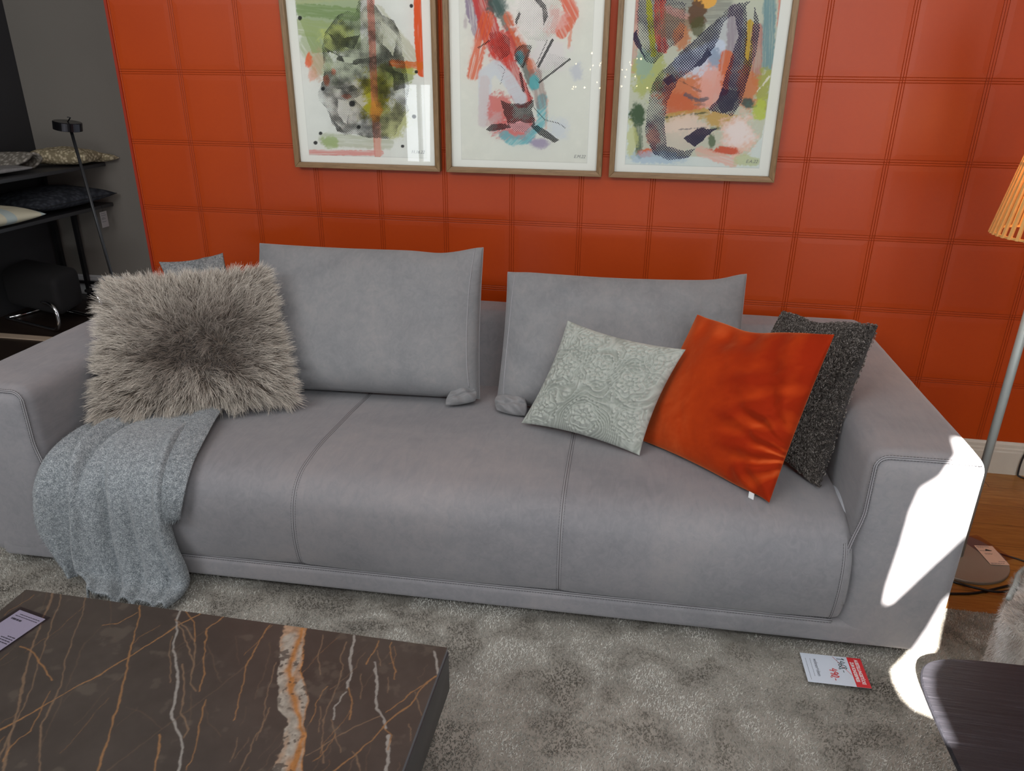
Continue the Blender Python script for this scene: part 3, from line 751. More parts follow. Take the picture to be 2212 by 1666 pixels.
# ------------------------------------------------------------------ throw blanket
WOOL = NT('grey_wool', .95, spec=.1, Sheen_Weight=.3)
vv_ = WOOL.coord(); fq = WOOL.math('ADD', WOOL.math('MULTIPLY', WOOL.noise(vv_, 330, 2, .8), .75), WOOL.math('MULTIPLY', WOOL.noise(vv_, 90, 3), .25))
WOOL.color(WOOL.ramp(fq, [(.36, (.10, .115, .125, 1)), (.5, (.235, .255, .27, 1)), (.63, (.47, .49, .50, 1))])); WOOL.bump(fq, .6, .004)
throw = empty('throw_blanket', (.68, -1.2, .41), 'grey melange wool throw draped over the left end of the seat down to the rug', 'blanket')
def sheet(rows, fold, nu=90, nv=70):
    R_ = catmull(rows, nu); s = np.linspace(0, 1, nu); t = np.linspace(0, 1, nv)
    y, z, xl, xr = R_.T
    d = np.gradient(np.stack([y, z], -1), axis=0); n = np.stack([d[:, 1], -d[:, 0]], -1); n /= np.linalg.norm(n, axis=1, keepdims=True)
    S, T_ = np.meshgrid(s, t, indexing='ij'); h, dx = fold(S, T_)
    X = xl[:, None]+(xr-xl)[:, None]*T_+dx; Y = y[:, None]+n[:, :1]*h; Z = np.maximum(z[:, None]+n[:, 1:]*h, .026)
    return np.stack([X, Y, Z], -1)
def f_main(S, T_):
    a = sstep(.06, .40, S); b = sstep(.0, .2, S)
    f1 = -.030*np.exp(-((T_-(.30+.06*S))/.055)**2)*sstep(.25, .55, S)          # hanging valleys
    f2 = -.022*np.exp(-((T_-(.62-.04*S))/.05)**2)*sstep(.40, .65, S)
    f3 = -.020*np.exp(-((T_-(.80+.05*S))/.045)**2)*sstep(.55, .75, S)
    f4 = -.020*np.exp(-((T_-(.16+.55*(.35-S)))/.04)**2)*sstep(.0, .12, S)*sstep(.55, .35, S)
    roll = .016*np.exp(-((T_-.04)/.05)**2)*b+.014*np.exp(-((T_-.95)/.04)**2)*sstep(.85, .6, S)
    return .014+.016*sstep(.14, .32, S)+f1+f2+f3+f4+roll*(.25+.75*sstep(.12, .3, S))+.007*a*fbm(S*3, T_*4, 102)-.030*sstep(.03, 0, T_)*b-.022*sstep(.975, 1.0, T_)*b, .008*np.sin(S*9)*(T_-.5)
def f_flap(S, T_):
    return .012+.007*sstep(.15, .35, S)+.012*np.sin(T_*5.5+1.2-S)*sstep(0, .3, S)-.004*sstep(.15, 0, T_), .004*np.sin(S*8)
def f_strip(S, T_):
    return .010+.005*sstep(.1, .3, S)+.012*np.sin(T_*PI)**.7+.002*np.sin(S*12), 0*S
main = [(-.78, .430, .60, .80), (-.92, .430, .585, .795), (-1.04, .430, .572, .80), (-1.15, .427, .560, .822), (-1.245, .405, .560, .852), (-1.300, .355, .572, .872), (-1.318, .28, .574, .876), (-1.322, .20, .560, .884), (-1.325, .12, .552, .900), (-1.332, .066, .558, .902), (-1.365, .034, .590, .890), (-1.42, .028, .63, .875)]
flap = [(-.80, .424, .545, .60), (-.95, .426, .520, .595), (-1.06, .426, .495, .590), (-1.17, .418, .478, .585), (-1.26, .392, .468, .585), (-1.308, .335, .458, .590), (-1.318, .26, .445, .585), (-1.320, .19, .440, .565), (-1.322, .13, .462, .548), (-1.325, .08, .488, .536), (-1.335, .040, .515, .530)]
strip = [(-.88, .432, .765, .815), (-.98, .434, .775, .850), (-1.10, .434, .79, .888), (-1.22, .416, .82, .918), (-1.29, .373, .842, .930), (-1.318, .32, .852, .922), (-1.324, .285, .860, .910)]
V = []; F = []; off = 0; sheets = []
for rows, f in ((main, f_main), (flap, f_flap), (strip, f_strip)):
    G = sheet(rows, f); sheets.append(G); V.append(G.reshape(-1, 3)); F.append(grid_faces(G.shape[0], G.shape[1], off)); off += G.shape[0]*G.shape[1]
bl = link('blanket', np_mesh(np.vstack(V), np.vstack(F)), WOOL.m, throw)
md = bl.modifiers.new('thick', 'SOLIDIFY'); md.thickness = .006; md.offset = 0
# fuzzy surface and hem fringe
g = np.random.default_rng(41); P = []; D = []
for G in sheets:
    a = g.integers(0, G.shape[0]-1, 7000); b = g.integers(0, G.shape[1]-1, 7000); fa = g.random(7000)[:, None]; fb = g.random(7000)[:, None]
    p = G[a, b]*(1-fa)*(1-fb)+G[a+1, b]*fa*(1-fb)+G[a, b+1]*(1-fa)*fb+G[a+1, b+1]*fa*fb
    n = np.cross(G[a, b+1]-G[a, b], G[a+1, b]-G[a, b]); n /= np.linalg.norm(n, axis=1, keepdims=True)+1e-9
    n = np.where(n[:, 1:2]-n[:, 2:3] > 0, -n, n); P.append(p+n*.003); D.append(n+g.normal(size=n.shape)*.8)
P = np.vstack(P); D = np.vstack(D); D /= np.linalg.norm(D, axis=1, keepdims=True)
FUZZ = NT('wool_fuzz', .95, spec=.1); ar = FUZZ.new('ShaderNodeAttribute', attribute_name='rnd'); FUZZ.color(FUZZ.ramp(ar.outputs['Fac'], [(0, (.13, .145, .155, 1)), (1, (.44, .465, .48, 1))]))
strands('nap', P, D, g.uniform(.003, .007, len(P)), g.uniform(.0006, .0010, len(P)), FUZZ.m, throw, seg=2, seed=43)
for G, k in ((sheets[2], 70), (sheets[0], 260)):
    t = g.random(k)*(G.shape[1]-1.01); i = t.astype(int); f = (t-i)[:, None]
    P = G[-1, i]*(1-f)+G[-1, i+1]*f; d = G[-1, i]-G[-4, i]; D = d/np.linalg.norm(d, axis=1, keepdims=True)+g.normal(size=d.shape)*.2
    D /= np.linalg.norm(D, axis=1, keepdims=True); strands('fringe', P, D, g.uniform(.008, .016, k), g.uniform(.0012, .002, k), FUZZ.m, throw, seg=3, seed=44)

# ------------------------------------------------------------------ rug
RUG = NT('rug_pile', .95, spec=.08, Sheen_Weight=.2)
vr = RUG.coord(); b1 = RUG.noise(RUG.coord(scale=(1, 1.15, 0)), 7.0, 2.5, .5, .5); b2 = RUG.noise(RUG.coord(scale=(1, 1, 0), loc=(3, 1, 0)), 2.6, 3, .5, .3)
ar = RUG.new('ShaderNodeAttribute', attribute_name='rnd'); al = RUG.new('ShaderNodeAttribute', attribute_name='along')
f = RUG.math('ADD', RUG.math('MULTIPLY', b1, .68), RUG.math('MULTIPLY', b2, .32))
c = RUG.ramp(f, [(.40, (.15, .132, .108, 1)), (.455, (.29, .265, .225, 1)), (.505, (.52, .495, .44, 1)), (.57, (.78, .755, .69, 1))])
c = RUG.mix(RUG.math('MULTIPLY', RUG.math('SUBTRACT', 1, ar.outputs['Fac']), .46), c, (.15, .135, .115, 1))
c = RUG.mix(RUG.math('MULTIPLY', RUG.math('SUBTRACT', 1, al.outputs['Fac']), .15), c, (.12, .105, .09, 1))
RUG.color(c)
rug = empty('rug', (1.8, -2.4, 0), 'large mottled grey beige short pile rug under the sofa and tables', 'rug')
RX0, RX1, RY0, RY1 = -.75, 4.3, -4.0, -.955
mb = MB(); mb.box((RX0, RY0, 0), (RX1, RY1, .009)); mb.build('backing', simple('rug_ground', (.30, .275, .24, 1), .95, noise=(.4, 9)), rug)
g = np.random.default_rng(51); k = 420000
x = g.uniform(0, 1, k); y = g.uniform(0, 1, k)
x = RX0+.25+(3.95-RX0-.25)*x; y = -2.32+(RY1+2.32)*y**.9
keep = ~((y > -1.18) & (x > .45) & (x < 2.75)); x, y = x[keep], y[keep]; k = len(x)
la = 6.28*fbm(x*1.8, y*1.8, 55, 2); lean = np.stack([np.cos(la), np.sin(la), np.zeros(k)], -1)*.35
D = lean+np.array([0, 0, 1])+g.normal(size=(k, 3))*.55; D /= np.linalg.norm(D, axis=1, keepdims=True)
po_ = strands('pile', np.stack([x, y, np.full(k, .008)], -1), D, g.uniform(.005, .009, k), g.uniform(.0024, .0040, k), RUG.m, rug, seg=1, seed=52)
po_['kind'] = 'stuff'

# ------------------------------------------------------------------ framed pictures
OAK = mat_wood('frame_oak', (.20, .105, .045, 1), (.32, .18, .085, 1), (.42, .25, .13, 1), scale=(3, 3, 3), rough=.5, bump=.05)
OAKV = mat_wood('frame_oak_upright', (.14, .075, .028, 1), (.225, .130, .055, 1), (.30, .18, .082, 1), scale=(30, 30, 2), rough=.5, bump=.05)
OAKH = mat_wood('frame_oak_rail', (.15, .08, .03, 1), (.235, .135, .058, 1), (.31, .185, .085, 1), scale=(2, 30, 30), rough=.5, bump=.05)
MATB = simple('mount_board', (.90, .89, .82, 1), .85, noise=(.01, 5))
GLASS = NT('picture_glass', .02); nt = GLASS
nt.n.remove(nt.b)
out = [n for n in nt.n if n.type == 'OUTPUT_MATERIAL'][0]
tr = nt.new('ShaderNodeBsdfTransparent'); gl = nt.new('ShaderNodeBsdfGlossy'); gl.inputs['Roughness'].default_value = .012
fr = nt.new('ShaderNodeFresnel'); fr.inputs['IOR'].default_value = 1.5
mx = nt.new('ShaderNodeMixShader'); nt.l(nt.math('MULTIPLY', fr.outputs[0], 1.5), mx.inputs[0]); nt.l(tr.outputs[0], mx.inputs[1]); nt.l(gl.outputs[0], mx.inputs[2]); nt.l(mx.outputs[0], out.inputs[0])

class Canvas:
    """paint colours onto a sheet of points; X, Y are sheet units (1250 wide, 0 at the top of the lower two thirds)"""
    def __init__(s, nx, ny, W, Hh, quad):
        a = np.linspace(0, 1, nx); b = np.linspace(0, Hh, ny); s.nx, s.ny = nx, ny
        A, B = np.meshgrid(a, b, indexing='ij'); s.A, s.B = A, B
        (bl, br, tl, tr, yb) = quad; k = B/.584
        s.X = bl+(tl-bl)*k+((br+(tr-br)*k)-(bl+(tl-bl)*k))*A; s.Y = yb*(1-k)+25*(A-.5)*(1-k)
        s.C = np.ones(A.shape+(3,))*np.array([.80, .80, .74]); s.I = np.zeros(A.shape); s.seed = 300
        s.C *= (1+.05*fbm(s.X/90, s.Y/90, 201))[..., None]
    def put(s, m, col, alpha=1):
        c = np.minimum(np.array(lin(*col)[:3])*1.12, .9); m = np.clip(m*alpha, 0, 1)[..., None]; s.C = s.C*(1-m)+c*m
    def stroke(s, pts, w, col, alpha=.9, soft=6, streak=.5, rough=14):
        s.seed += 3; D, T = segdist(s.X, s.Y, pts); D = D+rough*fbm(s.X/22, s.Y/22, s.seed, 3)
        ang = math.atan2(pts[-1][1]-pts[0][1], pts[-1][0]-pts[0][0]); al = s.X*math.cos(ang)+s.Y*math.sin(ang); ac = -s.X*math.sin(ang)+s.Y*math.cos(ang)
        st = fbm(al/160, ac/9, s.seed+1, 3); s.put(sstep(w/2+soft, w/2-soft, D)*(1-streak*sstep(-.1, .5, st)), col, alpha)
    def blob(s, cx, cy, rx, ry, col, alpha=.9, soft=.25, rot=0, rough=.35):
        s.seed += 3; c, n = math.cos(rot), math.sin(rot); x = (s.X-cx)*c+(s.Y-cy)*n; y = -(s.X-cx)*n+(s.Y-cy)*c
        r = np.hypot(x/rx, y/ry)+rough*1.3*fbm(s.X/60, s.Y/60, s.seed, 4)+rough*.9*fbm(s.X/17+s.Y/40, s.Y/17, s.seed+50, 3); s.put(sstep(1+soft, 1-soft, r), col, alpha)
    def poly(s, P, col, alpha=.9): s.put(inpoly(s.X+8*fbm(s.X/25, s.Y/25, 9), s.Y, P)*1.0, col, alpha)
    def ink_poly(s, P, d0, d1=None, sc=80, seed=1):
        m = inpoly(s.X+10*fbm(s.X/40, s.Y/40, seed+5), s.Y+10*fbm(s.X/40, s.Y/40, seed+6), P); f = .5+.5*fbm(s.X/sc, s.Y/sc, seed, 4)*1.5
        s.I = np.where(m, d0+((d1 if d1 is not None else d0)-d0)*np.clip(f, 0, 1), s.I)
    def ink_stroke(s, pts, w, d):
        D, T = segdist(s.X, s.Y, pts); s.I = np.maximum(s.I, sstep(w/2+5, w/2-5, D)*d)

def art_material(name, inkcol, pitch, solid=.92):
    m = NT(name, .8, spec=.1); a = m.new('ShaderNodeAttribute', attribute_name='paint'); i = m.new('ShaderNodeAttribute', attribute_name='ink')
    X, Y, Z = m.sep(m.coord()); q = 2*PI/pitch
    p = m.math('MULTIPLY', m.math('ADD', X, Z), q*.7071); r = m.math('MULTIPLY', m.math('SUBTRACT', X, Z), q*.7071)
    d = m.math('MULTIPLY', m.math('MULTIPLY_ADD', m.math('ADD', m.math('COSINE', p), m.math('COSINE', r)), .25, .5), 1)
    th = m.math('SUBTRACT', 1, i.outputs['Fac']); on = m.math('MULTIPLY', m.math('SUBTRACT', d, th), 7, clamp=True)
    m.color(m.mix(m.math('MULTIPLY', on, .93), a.outputs['Color'], inkcol)); return m.m

def art_one(c):
    S, B, K, I = c.stroke, c.blob, c.poly, c.ink_poly
    K([(170, -600), (760, -600), (760, 420), (330, 460), (250, 260), (185, 90)], (150, 165, 120), .8); S([(180, 80), (700, 130)], 110, (128, 150, 98), .8); S([(190, -20), (800, -60)], 130, (176, 180, 140), .8); S([(240, 230), (640, 300)], 150, (160, 172, 118), .75)
    S([(300, 380), (420, 560)], 190, (150, 165, 110), .6, 20); B(560, 330, 150, 120, (190, 196, 120), .8); B(800, 620, 330, 300, (170, 178, 140), .6); S([(870, 150), (1160, 500)], 220, (186, 184, 158), .7)
    B(300, 520, 30, 70, (226, 98, 48), .85); B(340, 640, 40, 60, (220, 120, 70), .45); B(380, 560, 60, 140, (196, 160, 130), .5)
    B(860, 850, 170, 210, (168, 160, 30), .95); B(960, 680, 110, 120, (150, 150, 50), .8); B(1040, 1060, 140, 150, (178, 178, 110), .8); B(1120, 640, 110, 90, (150, 160, 90), .8)
    B(640, 900, 170, 220, (206, 200, 190), .8); S([(450, 1240), (1000, 1270)], 120, (190, 192, 172), .9, 12); B(500, 1260, 70, 60, (150, 170, 100), .7)
    S([(850, -200), (850, 60), (875, 600), (900, 1060), (920, 1380)], 62, (206, 110, 88), .7, 5, .3, 5); B(900, 970, 55, 90, (204, 142, 62), .9)
    B(460, 690, 25, 45, (210, 110, 60), .8); B(520, 620, 22, 28, (214, 130, 100), .8); B(640, 840, 45, 22, (190, 90, 50), .7)
    S([(1265, -400), (1275, 300), (1305, 620)], 92, (218, 86, 34), .97, 4, .15, 6); S([(1040, 545), (1290, 570)], 66, (206, 106, 40), .9, 5, .4); S([(1150, 610), (1240, 615)], 50, (180, 184, 90), .8)
    S([(285, 1365), (948, 1365)], 52, (214, 140, 132), .85, 5, .5, 6); S([(920, 1100), (925, 1370)], 58, (214, 170, 154), .7, 5, .3, 6)
    outl = [(560, 130), (650, 95), (720, 115), (745, 0), (800, -60), (860, 10), (950, 130), (1060, 190), (1110, 300), (1140, 520), (1190, 740), (1170, 900), (1190, 960), (1120, 1080), (1080, 1180), (1020, 1230), (820, 1215), (700, 1190), (620, 1200), (520, 1100), (450, 930), (390, 880), (385, 790), (430, 700), (430, 560), (420, 400), (440, 280)]
    I(outl, .22, .97, 80, 5)
    for P in ([(430, 400), (560, 470), (700, 520), (900, 480), (1000, 420), (1010, 520), (1080, 640), (1000, 620), (860, 540), (700, 560), (560, 520), (470, 450)], [(540, 760), (700, 740), (740, 780), (640, 800)], [(1040, 600), (1140, 640), (1160, 760), (1060, 790)], [(460, 950), (520, 1060), (640, 1180), (560, 1160)], [(470, 290), (620, 330), (760, 300), (700, 420), (560, 400)]): I(P, .70, 1.05, 40, 15)
    for P in ([(480, 450), (560, 480), (520, 560)], [(600, 490), (700, 500), (690, 550), (620, 540)], [(700, 860), (860, 800), (920, 1000), (840, 1000)], [(560, 860), (680, 900), (640, 1100), (560, 1000)], [(940, 180), (1080, 300), (1050, 480), (960, 380)]): I(P, .04, .4, 60, 25)
    for x, y, r in ((217, 158, 20), (1204, 60, 16), (428, 772, 20), (365, 1272, 18), (410, 1182, 17), (752, 1120, 18), (1138, 1297, 15), (1250, 620, 14), (690, 905, 26), (1235, 1020, 18), (240, 895, 12)): B(x, y, r, r, (40, 40, 42), .95, .15, 0, .12)
def art_two(c):
    S, B, K, I = c.stroke, c.blob, c.poly, c.ink_poly
    c.C *= np.array([1.0, .985, .95]); B(800, 800, 640, 900, (214, 214, 204), .5, .3)
    S([(300, -300), (300, 100), (380, 300)], 120, (130, 110, 140), .8, 10, .6); S([(370, -300), (390, 40), (470, 300), (620, 560), (760, 860)], 170, (196, 72, 66), .92, 8, .35); S([(440, 160), (360, 420), (320, 640)], 120, (216, 104, 66), .85, 12, .7)
    S([(470, 0), (620, 200), (780, 560), (860, 740)], 90, (86, 96, 88), .8, 10, .45); B(520, 60, 90, 90, (70, 96, 92), .8); B(600, 420, 120, 140, (206, 72, 60), .8); S([(620, 150), (860, 620)], 80, (214, 110, 72), .8, 10, .5)
    S([(880, -120), (1130, -20), (1190, 130), (1100, 280)], 120, (214, 104, 76), .9, 10, .4); B(1020, 180, 120, 110, (222, 176, 168), .7); S([(1190, 160), (1165, 420)], 26, (214, 130, 100), .7, 5, .6)
    B(840, 100, 170, 240, (228, 222, 216), .95, .3); B(1000, 480, 170, 130, (218, 212, 208), .95, .3)
    S([(430, 1000), (420, 650), (520, 580), (640, 700), (740, 860)], 120, (204, 208, 210), .95, 12, .1, 8); S([(420, 700), (410, 1080)], 90, (206, 196, 194), .9, 12, .1)
    B(560, 950, 110, 150, (206, 108, 100), .85); B(520, 1100, 70, 110, (200, 170, 168), .7); B(700, 1130, 180, 110, (210, 112, 108), .9); B(740, 1110, 110, 50, (220, 170, 170), .8)
    S([(930, 860), (940, 1060), (800, 1230), (680, 1250), (600, 1190)], 90, (104, 178, 184), .85, 10, .4); S([(870, 640), (930, 900)], 110, (150, 112, 104), .6, 12, .5); B(860, 720, 40, 70, (90, 180, 184), .8); B(740, 500, 40, 70, (90, 170, 176), .8)
    B(910, 1270, 70, 42, (140, 120, 160), .7, .5); B(1230, 620, 50, 70, (176, 178, 196), .5, .5); B(240, 200, 20, 50, (150, 120, 140), .4, .5); B(1080, 1130, 90, 90, (196, 202, 214), .5, .5); S([(980, 860), (970, 1130)], 18, (220, 150, 120), .5, 6, .5)
    I([(740, -60), (1110, -40), (1075, 130), (1040, 300), (960, 360), (800, 345), (690, 230), (700, 120)], .12, .32, 90, 3)
    I([(870, -30), (960, 60), (985, 150), (940, 230), (930, 100), (860, 20)], .6, .95, 40, 4); I([(680, 200), (720, 110), (735, 130), (700, 230)], .8, .9, 40, 6)
    I([(460, 290), (560, 275), (640, 330), (650, 470), (560, 520), (470, 420)], .25, .6, 60, 8); I([(690, 430), (760, 385), (840, 395), (790, 560), (740, 580), (690, 520)], .45, .8, 50, 9)
    I([(990, 460), (1175, 510), (905, 720), (850, 650)], .1, .35, 70, 12); c.ink_stroke([(1175, 512), (910, 715)], 18, .9); c.ink_stroke([(1020, 350), (900, 575)], 24, .95); c.ink_stroke([(975, 350), (880, 560)], 10, .7); c.ink_stroke([(815, 440), (760, 580)], 20, .85)
    I([(565, 870), (640, 905), (740, 910), (860, 870), (850, 960), (880, 1100), (830, 1110), (740, 1060), (640, 1110), (600, 1000)], .72, .88, 60, 14)
    I([(430, 1150), (490, 1090), (600, 1085), (670, 1130), (560, 1145), (470, 1165)], .82, .9, 40, 15); I([(830, 1105), (900, 1100), (1095, 1235), (1040, 1260), (900, 1180)], .82, .9, 40, 16); I([(640, 1080), (860, 1080), (800, 1170), (690, 1160)], .25, .45, 40, 17)
    c.ink_stroke([(740, 640), (770, 790)], 26, .8); c.ink_stroke([(560, 740), (600, 600), (540, 560)], 7, .6); c.ink_stroke([(790, 740), (870, 950), (960, 1050), (1080, 1080), (1145, 1125)], 9, .7); c.ink_stroke([(360, 415), (460, 355)], 16, .7)
def art_three(c):
    S, B, K, I = c.stroke, c.blob, c.poly, c.ink_poly; c.C *= np.array([.92, .98, 1.0])
    K([(250, -600), (1640, -600), (1560, 600), (1440, 1200), (1300, 1380), (330, 1400), (240, 900)], (196, 196, 176), .9)
    S([(300, 60), (700, 40), (1000, 60)], 330, (150, 150, 140), .9, 20, .4); S([(280, 0), (270, 600)], 90, (204, 140, 128), .8, 8, .4); B(420, 640, 150, 200, (178, 182, 110), .85); B(380, 560, 90, 120, (150, 176, 168), .7)
    S([(400, -100), (440, 260), (470, 480)], 54, (190, 188, 50), .95, 6, .3); S([(520, 40), (520, 260), (550, 420)], 100, (204, 84, 62), .9, 8, .45); B(650, 220, 160, 130, (150, 124, 98), .8); B(720, 330, 80, 110, (196, 130, 90), .9); S([(600, 100), (760, 160)], 60, (216, 160, 150), .6)
    B(930, 20, 105, 78, (240, 176, 90), .98, .06, 0, .05); B(860, 150, 78, 110, (110, 84, 66), .95, .15); B(870, 250, 60, 90, (92, 92, 60), .8)
    B(1130, 330, 110, 190, (196, 198, 196), .95, .2, .3); S([(720, 560), (1040, 420)], 150, (206, 214, 226), .95, 12, .2); B(900, 600, 190, 90, (210, 212, 224), .85); B(1020, 520, 60, 90, (140, 156, 176), .8)
    S([(1200, 120), (1180, 700)], 130, (150, 130, 140), .7, 10, .3); S([(1130, 500), (1080, 780)], 120, (212, 116, 76), .95, 8, .3); S([(1330, 220), (1310, 640)], 64, (196, 160, 50), .95, 6, .3); S([(1400, 260), (1390, 700)], 90, (188, 130, 120), .85, 8, .4); S([(1500, 0), (1490, 560)], 110, (112, 148, 154), .85, 10, .4)
    S([(1605, -300), (1585, 560)], 48, (218, 128, 112), .9, 6, .4); B(1545, 590, 20, 40, (206, 80, 50), .9, .2); B(1470, 800, 90, 190, (168, 170, 90), .9); B(1420, 960, 60, 100, (186, 196, 90), .9)
    B(780, 820, 240, 170, (206, 130, 92), .97); B(980, 760, 110, 190, (224, 172, 158), .9); B(700, 920, 160, 110, (200, 112, 78), .9); B(1310, 760, 90, 170, (206, 128, 84), .9); S([(620, 1040), (940, 990)], 90, (188, 160, 90), .85, 8, .5); S([(590, 1030), (960, 985)], 12, (70, 84, 70), .8, 3, .3)
    B(760, 1130, 220, 110, (222, 202, 186), .95); B(720, 1250, 190, 90, (206, 196, 180), .9); B(1080, 1050, 150, 70, (196, 160, 92), .9); S([(700, 1140), (960, 1120)], 6, (90, 90, 100), .7, 3, .4)
    B(1230, 1180, 150, 190, (226, 190, 172), .95); B(1120, 1330, 130, 36, (200, 84, 56), .9); S([(900, 1340), (1180, 1440)], 90, (222, 176, 160), .8, 10, .5); B(330, 1000, 75, 90, (70, 92, 66), .95); S([(330, 1080), (350, 1380)], 70, (86, 104, 84), .9, 8, .5); B(400, 1360, 60, 42, (214, 98, 52), .9); B(470, 1200, 60, 120, (178, 84, 62), .6)
    B(280, 1230, 50, 170, (196, 196, 130), .7); B(480, 1400, 250, 60, (168, 188, 204), .7); B(1320, 900, 60, 45, (70, 92, 90), .9); B(1000, 1240, 30, 70, (96, 112, 86), .9); S([(1010, 1130), (1070, 1130)], 30, (96, 112, 86), .8); S([(1400, 790), (1530, 640)], 12, (226, 222, 206), .95, 3, .1); B(1300, 1420, 130, 50, (190, 196, 150), .8); B(1240, 1170, 140, 120, (236, 232, 232), .6, .4)
    B(1540, 1080, 60, 300, (196, 204, 204), .8)
    S([(700, 700), (900, 800)], 14, (80, 70, 70), .8, 4, .4); S([(760, 820), (880, 880), (960, 860)], 34, (92, 98, 108), .85, 5, .3); S([(850, 915), (940, 915)], 22, (150, 120, 110), .8, 4)
    for P, a, b in (([(330, 0), (460, 0), (760, 50), (740, 330), (600, 430), (470, 560), (400, 540), (350, 420), (255, 340), (310, 260), (310, 120)], .28, .70),
        ([(620, 560), (700, 470), (900, 300), (1080, 150), (1180, 60), (1330, 40), (1240, 130), (1100, 200), (1060, 330), (980, 480), (830, 610), (700, 690), (600, 900), (570, 1100), (600, 1290), (760, 1340), (860, 1310), (800, 1400), (620, 1430), (480, 1370), (400, 1200), (410, 980), (450, 760), (520, 640)], .42, .85),
        ([(1180, 120), (1290, 60), (1310, 300), (1290, 500), (1350, 560), (1260, 880), (1180, 1020), (1030, 980), (960, 960), (1060, 860), (1130, 600), (1230, 320)], .50, .86), ([(1370, 80), (1420, 260), (1380, 480), (1330, 640), (1310, 560), (1350, 300)], .55, .8)): I(P, a, b, 110, int(P[0][0]))
    for P in ([(1090, 765), (1250, 800), (1180, 960), (1090, 990), (1040, 900)], [(870, 1130), (1045, 1130), (850, 1300), (745, 1225)], [(820, 590), (930, 470), (960, 420), (990, 480), (900, 580)], [(555, 700), (640, 640), (680, 700), (600, 750)], [(255, 330), (310, 270), (400, 540), (340, 440)]): I(P, .97, 1.1, 60, 33)

WHITEP = simple('paper', (.80, .80, .79, 1), .8, noise=(.01, 6))
def bake_text(to, M_):
    bpy.context.view_layer.update(); me = bpy.data.meshes.new_from_object(to.evaluated_get(bpy.context.evaluated_depsgraph_get()))
    nm, par, mt_ = to.name, to.parent, to.data.materials[0]; bpy.data.objects.remove(to); o = bpy.data.objects.new(nm, me); COL.objects.link(o); o.parent = par; o.matrix_basis = M_
    if not me.materials: me.materials.append(mt_)
    return o
def frame(x0, x1, quad, paint, matl, label, sig):
    z0 = 1.102; z1 = 1.955; t = .020; dp = .032; y0 = -.004
    root = empty('framed_artwork', ((x0+x1)/2, y0, z0), label, 'picture', 'framed artworks on the orange wall')
    mb = MB()   # mitred frame as one piece
    for k, (a, b) in enumerate((((x0, z0), (x1, z0)), ((x1, z0), (x1, z1)), ((x1, z1), (x0, z1)), ((x0, z1), (x0, z0)))):
        m = MB(); cx, cz = (x0+x1)/2, (z0+z1)/2
        ins = lambda p: (p[0]+(t if p[0] < cx else -t), p[1]+(t if p[1] < cz else -t))
        P = [a, b, ins(b), ins(a)]
        m.add([(x, y0, z) for x, z in P]+[(x, y0-dp, z) for x, z in P], [(0, 1, 2, 3), (7, 6, 5, 4), (0, 4, 5, 1), (1, 5, 6, 2), (2, 6, 7, 3), (3, 7, 4, 0)])
        m.build('frame_rail', OAKH if k % 2 == 0 else OAKV, root, bevel=.0015)
    mb = MB(); mb.box((x0+t*.6, y0-.012, z0+t*.6), (x1-t*.6, y0-.002, z1-t*.6)); mb.build('mount_board', MATB, root)
    W = x1-x0-2*t; Hh = z1-z0-2*t; c = Canvas(330, 470, W, Hh, quad)
    paint(c)
    e = .038; a0, a1 = e/W, 1-e/W; edge = (c.A < a0) | (c.A > a1) | (c.B < e*.72) | (c.B > Hh-e)
    c.C[edge] = (.90, .89, .82); c.I[edge] = 0
    m1 = ((np.abs(c.A-a0) < .0018) | (np.abs(c.A-a1) < .0018) | (np.abs(c.B-e*.72) < .001)) & (c.A > a0-.003) & (c.A < a1+.003) & (c.B > e*.72-.002); c.C[m1] *= .8
    P = np.stack([x0+t+c.A*W, np.full(c.A.shape, y0-.0135), z0+t+c.B], -1)
    me = np_mesh(P.reshape(-1, 3), grid_faces(c.nx, c.ny, flip=False)); set_color(me, c.C.reshape(-1, 3)); set_float(me, np.clip(c.I, 0, 1.2).ravel(), 'ink')
    art = link('art_sheet', me, matl, root, smooth=False)
    tc = bpy.data.curves.new('signature', 'FONT'); tc.body = sig; tc.size = .016; tc.shear = .3; tc.align_x = 'RIGHT'; tc.extrude = .0001
    to = bpy.data.objects.new('signature', tc); COL.objects.link(to); to.parent = art
    M_ = Matrix.Translation((x1-t-.045, y0-.0145, z0+t+.045)) @ Matrix.Rotation(PI/2, 4, 'X')
    tc.materials.append(simple('pencil_grey', (.25, .25, .25, 1), .9)); bake_text(to, mat_of(root).inverted() @ M_)
    mb = MB(); mb.add([(x0+t*.8, y0-.0255, z0+t*.8), (x1-t*.8, y0-.0255, z0+t*.8), (x1-t*.8, y0-.0255, z1-t*.8), (x0+t*.8, y0-.0255, z1-t*.8)], [(0, 1, 2, 3)]); mb.build('glass', GLASS.m, root)
    mb = MB(); mb.box((x0+.1, y0, z1-.12), (x1-.1, .0005, z1-.1)); mb.build('hanging_rail', BLACKM, root)
frame(.738, 1.341, (235, 1430, 85, 1375, 1467), art_one, art_material('print_green', (.022, .024, .022, 1), .0052), 'oak framed green, yellow and black halftone print with an orange bar, the left of three', '11.16.22')
frame(1.366, 1.967, (133, 1415, 85, 1475, 1508), art_two, art_material('print_red', (.020, .020, .022, 1), .0056), 'oak framed print of coral, turquoise and black halftone shapes on white, the middle of three', 'E.M.22')
frame(1.994, 2.592, (118, 1497, 195, 1703, 1553), art_three, art_material('print_blue', (.020, .016, .060, 1), .0066), 'oak framed print of violet-blue halftone sweeps over salmon and yellow paint, the right of three', 'E.A.22')

